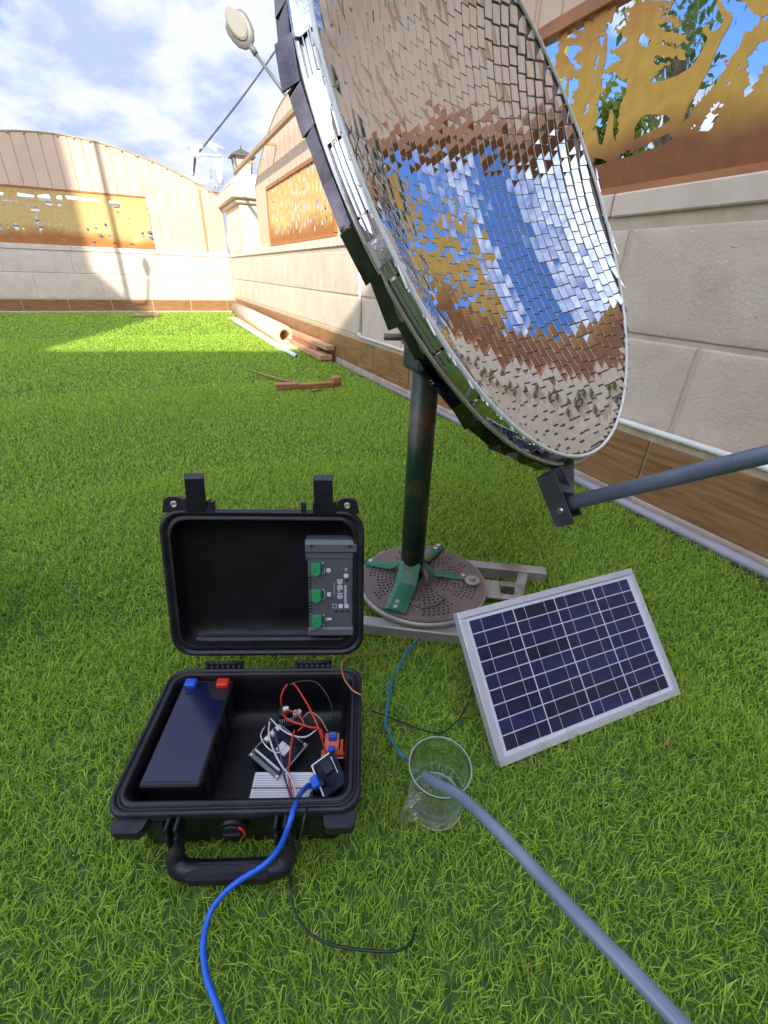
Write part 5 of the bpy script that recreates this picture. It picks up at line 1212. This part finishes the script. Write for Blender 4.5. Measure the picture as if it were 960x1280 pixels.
for x, y in ((-.015, -.006), (.0155, -.006)):
    b = MB(); b.cyl((x, y, .0008), (x, y, .0013), .002, 12); b.build('mounting_ring', m_chrome, om)
b = MB(); b.box((.017, .013, .010), (.0018, .002, .013)); b.build('white_pin', m_whitew, om)
# black display / relay board leaning at the front right
dm = thing('display_board', 'black leaning board edged with a white line beside the breadboard', 'circuit board', mw=board_frame(cs(403, 974, .045), cs(403, 1001, .045)-cs(388, 962, .045), .046, R_(22)) @ Matrix.Scale(1.3, 4))
b = MB(); b.box((0, .008, 0), (.036, .026, .0016), bev=.0004); b.build('board', m_pcbdark, dm)
b = MB(); b.box((0, -.0046, .001), (.036, .0014, .0012)); b.box((-.0175, .006, .001), (.0013, .020, .0012)); b.box((-.004, .016, .001), (.018, .0009, .0006)); b.box((-.004, .0125, .001), (.012, .0009, .0006)); b.build('white_outline', m_print, dm)
b = MB(); b.box((-.004, .010, .003), (.012, .010, .004), bev=.0005); b.box((.006, -.001, .003), (.006, .004, .004), bev=.0005); b.build('chip', m_rubber, dm)
b = MB(); b.box((.0, -.007, .002), (.012, .008, .007), bev=.001); b.build('cable_socket', m_blue, dm)

# ---- wires
def wire(name, label, pts, r, m, cat='wire', seg=8, n=8, group=None):
    b = MB(); b.tube(smoothpath(pts, n), r, seg); return tag(b.build(name, m), label, cat, group)
wire('blue_cable', 'thick blue cable running from the case over its front edge across the turf', [tri(386, 981, .040), tri(377, 990, .060), tri(372, 1000, .092), tri(367, 1012, .1045), tri(361, 1032, .100), tri(349, 1060, .074), tri(330, 1081, .058), tri(300, 1100, .046), atZ(279, 1118, .035), atZ(262, 1143, .026), atZ(254, 1180, .024), atZ(258, 1220, .024), atZ(271, 1256, .024), atZ(285, 1296, .024), atZ(300, 1340, .024)], .0031, m_blue, 'cable', 12)
wire('black_cable', 'thin black cable leaving the case front and curling right across the turf', [tri(389, 990, .040), tri(386, 1004, .085), tri(382, 1016, .104), tri(378, 1035, .098), tri(372, 1060, .075), tri(364, 1085, .050), atZ(363, 1108, .028), atZ(367, 1135, .024), atZ(379, 1158, .024), atZ(402, 1176, .024), atZ(440, 1186, .023), atZ(490, 1189, .023), atZ(512, 1180, .02), atZ(520, 1160, .014)], .0014, m_blk, 'cable')
wire('red_wire', 'red wire arching high between the converter module and the orange board', [tri(352, 885, .055), tri(352, 868, .075), tri(364, 853, .085), tri(380, 873, .085), tri(394, 900, .080), tri(402, 922, .065), tri(407, 940, .048), tri(411, 955, .040), tri(410, 962, .034)], .00125, m_red)
wire('red_wire', 'red wire looping low across the modules towards the orange board', [tri(353, 888, .060), tri(358, 898, .064), tri(372, 904, .066), tri(388, 909, .062), tri(400, 911, .060), tri(404, 922, .052)], .0015, m_red)
wire('red_wire', 'red wire dropping from the modules to the breadboard', [tri(368, 912, .062), tri(364, 930, .062), tri(362, 950, .055), tri(361, 968, .045), tri(364, 990, .042), tri(368, 1000, .038)], .0012, m_red)
wire('black_wire', 'thin black wire arching behind the red one inside the case', [tri(362, 856, .084), tri(378, 851, .090), tri(395, 853, .090), tri(407, 866, .085), tri(415, 884, .07), tri(417, 905, .05)], .0009, m_dgreen)
wire('white_wire', 'pale wire crossing the controller board down to the breadboard', [tri(337, 902, .062), tri(336, 918, .066), tri(342, 938, .064), tri(352, 957, .058), tri(362, 970, .050), tri(368, 985, .043), tri(371, 1000, .038)], .0012, m_whitew)
wire('pink_wire', 'pinkish wire curving under the red loop towards the orange board', [tri(338, 898, .058), tri(350, 910, .060), tri(365, 919, .058), tri(382, 921, .056), tri(396, 912, .055)], .0011, m_whitew)
wire('red_wire', 'short red wire tangled tight over the pin row behind the controller board', [tri(352, 893, .062), tri(360, 888, .070), tri(372, 893, .070), tri(380, 905, .064), tri(372, 914, .060)], .0010, m_red)
wire('white_wire', 'thin pale wire looping over the left sockets of the controller board', [tri(331, 908, .056), tri(326, 920, .066), tri(334, 934, .068), tri(348, 941, .062), tri(358, 930, .058)], .0009, m_whitew)
wire('black_wire', 'short black wire hanging between the orange board and the leaning board', [tri(412, 940, .046), tri(420, 950, .052), tri(416, 962, .050), tri(406, 966, .046)], .0009, m_blk)
wire('orange_wire', 'thin orange wire joining the capacitors to the orange board', [tri(378, 898, .062), tri(388, 890, .070), tri(400, 898, .068), tri(410, 915, .056)], .0009, m_copper)
wire('purple_wire', 'purple wire running beside the pale one to the breadboard', [tri(342, 912, .058), tri(348, 935, .058), tri(353, 955, .054), tri(355, 972, .046), tri(362, 988, .042), tri(366, 1002, .038)], .0010, m_purple)
wire('brown_wire', 'dark brown wire beside the purple one at the breadboard', [tri(354, 960, .050), tri(357, 975, .046), tri(362, 992, .043), tri(366, 1003, .038)], .0008, m_rubber)
wire('grey_wire', 'thin grey wire rising behind the modules by the rear wall', [tri(337, 885, .032), tri(336, 872, .05), tri(337, 858, .06)], .0006, m_ctrl2)
wire('dark_wire', 'short dark wire curving down at the right front inside the case', [tri(429, 960, .034), tri(433, 975, .036), tri(440, 990, .034), tri(445, 1000, .036)], .0008, m_purple)
wire('copper_wire', 'bare copper coloured wire hooked over the right rear corner of the case', [tri(452, 869, .103), tri(440, 862, .106), tri(429, 845, .106), tri(428, 828, .103), tri(440, 820, .085), atZ(462, 817, .045), atZ(482, 815, .03), atZ(500, 808, .02), atZ(508, 798, .02)], .0011, m_copper)
wire('teal_cable', 'teal twisted cable looping over the turf from the stand to the glass mug', [atZ(522, 800, .024), atZ(512, 812, .022), atZ(499, 832, .022), atZ(489, 856, .022), atZ(484, 882, .022), atZ(483, 905, .022), atZ(489, 925, .022), atZ(500, 940, .022), atZ(513, 950, .018)], .0017, m_teal, 'cable')
wire('teal_cable', 'second teal strand twisted beside the first along the same loop', [atZ(524, 798, .02), atZ(509, 812, .025), atZ(501, 832, .02), atZ(487, 856, .025), atZ(486, 882, .020), atZ(481, 905, .025), atZ(491, 925, .020), atZ(498, 941, .024), atZ(510, 950, .018)], .0013, m_teal, 'cable')
wire('brown_cable', 'thin dark brown cable crossing the turf from the case towards the panel', [atZ(463, 888, .028), atZ(478, 893, .022), atZ(500, 902, .022), atZ(530, 913, .022), atZ(552, 916, .022), atZ(570, 902, .022), atZ(582, 885, .022), atZ(590, 862, .020), atZ(594, 845, .014)], .0012, m_rubber, 'cable')
for i, pts in enumerate(([(557, 866), (575, 852), (588, 842)], [(572, 900), (584, 876), (600, 872)], [(586, 812), (592, 830), (598, 850)])):
    wire('straw', ('dry straw on the turf pointing at the panel corner', 'dry straw on the turf beneath the left side of the panel', 'dry straw on the turf along the upper left panel edge')[i], [atZ(x, y, .023) for x, y in pts], .0006, m_twig, 'straw', 5, 4)

# ================================================================== GLASS MUG AND HOSE
mug = thing('glass_mug', 'clear glass mug with handle standing on the turf under the hose end', 'mug', (MUG_C[0], MUG_C[1], .008))
b = MB(); b.lathe([(.0005, 0), (.030, 0), (.0335, .002), (.0345, .008), (.0345, .040), (.0355, .088), (.0368, .0925), (.0352, .0945), (.0335, .0925), (.0322, .085), (.0312, .040), (.0305, .014), (.028, .010), (.0005, .0095)], 48); b.build('cup', m_glass, mug)
m_gglint = mat('glass_glint', (.66, .72, .70), .08, spec=.8); m_gglint.node_tree.nodes['Principled BSDF'].inputs['Alpha'].default_value = .42
for r_, z_, w_, nm_ in ((.0360, .0940, .0006, 'rim'), (.0335, .0035, .0009, 'foot_ring'), (.0302, .0125, .0009, 'base_ring'), (.0318, .034, .0005, 'water_line')):  # pale rings added, bright edge glints of the glass put into their colour
    b = MB(); b.tube([(r_*math.cos(a), r_*math.sin(a), z_) for a in np.linspace(0, 2*PI, 56, endpoint=False)], w_, 6, closed=True); b.build(nm_, m_gglint, mug)
mug.scale = (1.07, 1.07, .83)
hd = Vector((-.95, -.28, 0)).normalized(); hP = [hd*.0362+Z3*.074, hd*.050+Z3*.073, hd*.059+Z3*.060, hd*.057+Z3*.040, hd*.048+Z3*.029, hd*.0362+Z3*.026]
b = MB(); b.tube(smoothpath(hP, 6), .0050, 12); b.build('handle', m_glass, mug)
H = [atdep(532, 970, .535), atdep(552, 982, .50), atdep(572, 993, .470), atdep(610, 1026, .425), atdep(660, 1078, .378), atdep(720, 1143, .335), atdep(790, 1215, .300), atdep(860, 1290, .272), atdep(930, 1365, .25)]
b = MB(); P = smoothpath(H, 6); b.tube(P, .0059, 18, caps=False); b.tube(P, .0043, 14, caps=False)
tag(b.build('hose', m_hose), 'grey blue plastic hose coming from the lower right corner into the glass mug', 'hose')

# ================================================================== SOLAR PANEL
pBL, pBR = atZ(631, 958, .012), atZ(854, 867, .012); pTL, pTR = atZ(567, 768, .165), atZ(787, 710, .165)
ux = (pBR-pBL).normalized(); vy = ((pTL+pTR)/2-(pBL+pBR)/2); vy = (vy-ux*vy.dot(ux)); PH = vy.length; vy.normalize(); nz = ux.cross(vy)
PWd = ((pBR-pBL).length+(pTR-pTL).length)/2; pc_ = (pBL+pBR+pTL+pTR)/4
print('panel', PWd, PH)
sp = thing('solar_panel', 'small blue solar panel in an aluminium frame leaning on the dish stand', 'solar panel', mw=basis(ux, vy, nz, pc_))
FW, FD = .0105, .017
for c, s_ in (((0, PH/2-FW/2, -FD/2), (PWd-.0004, FW, FD)), ((0, -PH/2+FW/2, -FD/2), (PWd-.0004, FW, FD)), ((-PWd/2+FW/2, 0, -FD/2), (FW, PH-2*FW-.0004, FD)), ((PWd/2-FW/2, 0, -FD/2), (FW, PH-2*FW-.0004, FD))):
    b = MB(); b.box(c, s_, bev=.0008); b.build('frame_bar', m_alu, sp)
b = MB(); b.box((0, 0, -.0055), (PWd-2*FW+.001, PH-2*FW+.001, .004)); b.build('backsheet', m_backsheet, sp)
GX, GY = PWd-2*FW-.012, PH-2*FW-.010; cwx, chy = GX/4, GY/9; cm = MB(); cm.box((0, 0, 0), (cwx-.0021, chy-.0017, .0006)); cm = cm.mesh('solar_cell', m_cell)
bus = MB()
for i in range(4):
    for j in range(9):
        link('solar_cell', cm, sp, Matrix.Translation((-GX/2+(i+.5)*cwx, -GY/2+(j+.5)*chy, -.0030)))
        for fx in (-.24, .24) if i != 3 else (-.24, .24): bus.box((-GX/2+(i+.5+fx)*cwx, -GY/2+(j+.5)*chy, -.00262), (.00055, chy-.0005, .0002))
for i in range(5):
    if i in (1, 2, 3): bus.box((-GX/2+i*cwx, 0, -.00275), (.0017, GY, .0002))
tag(bus.build('busbars', m_backsheet, sp), kind='stuff')
turf()
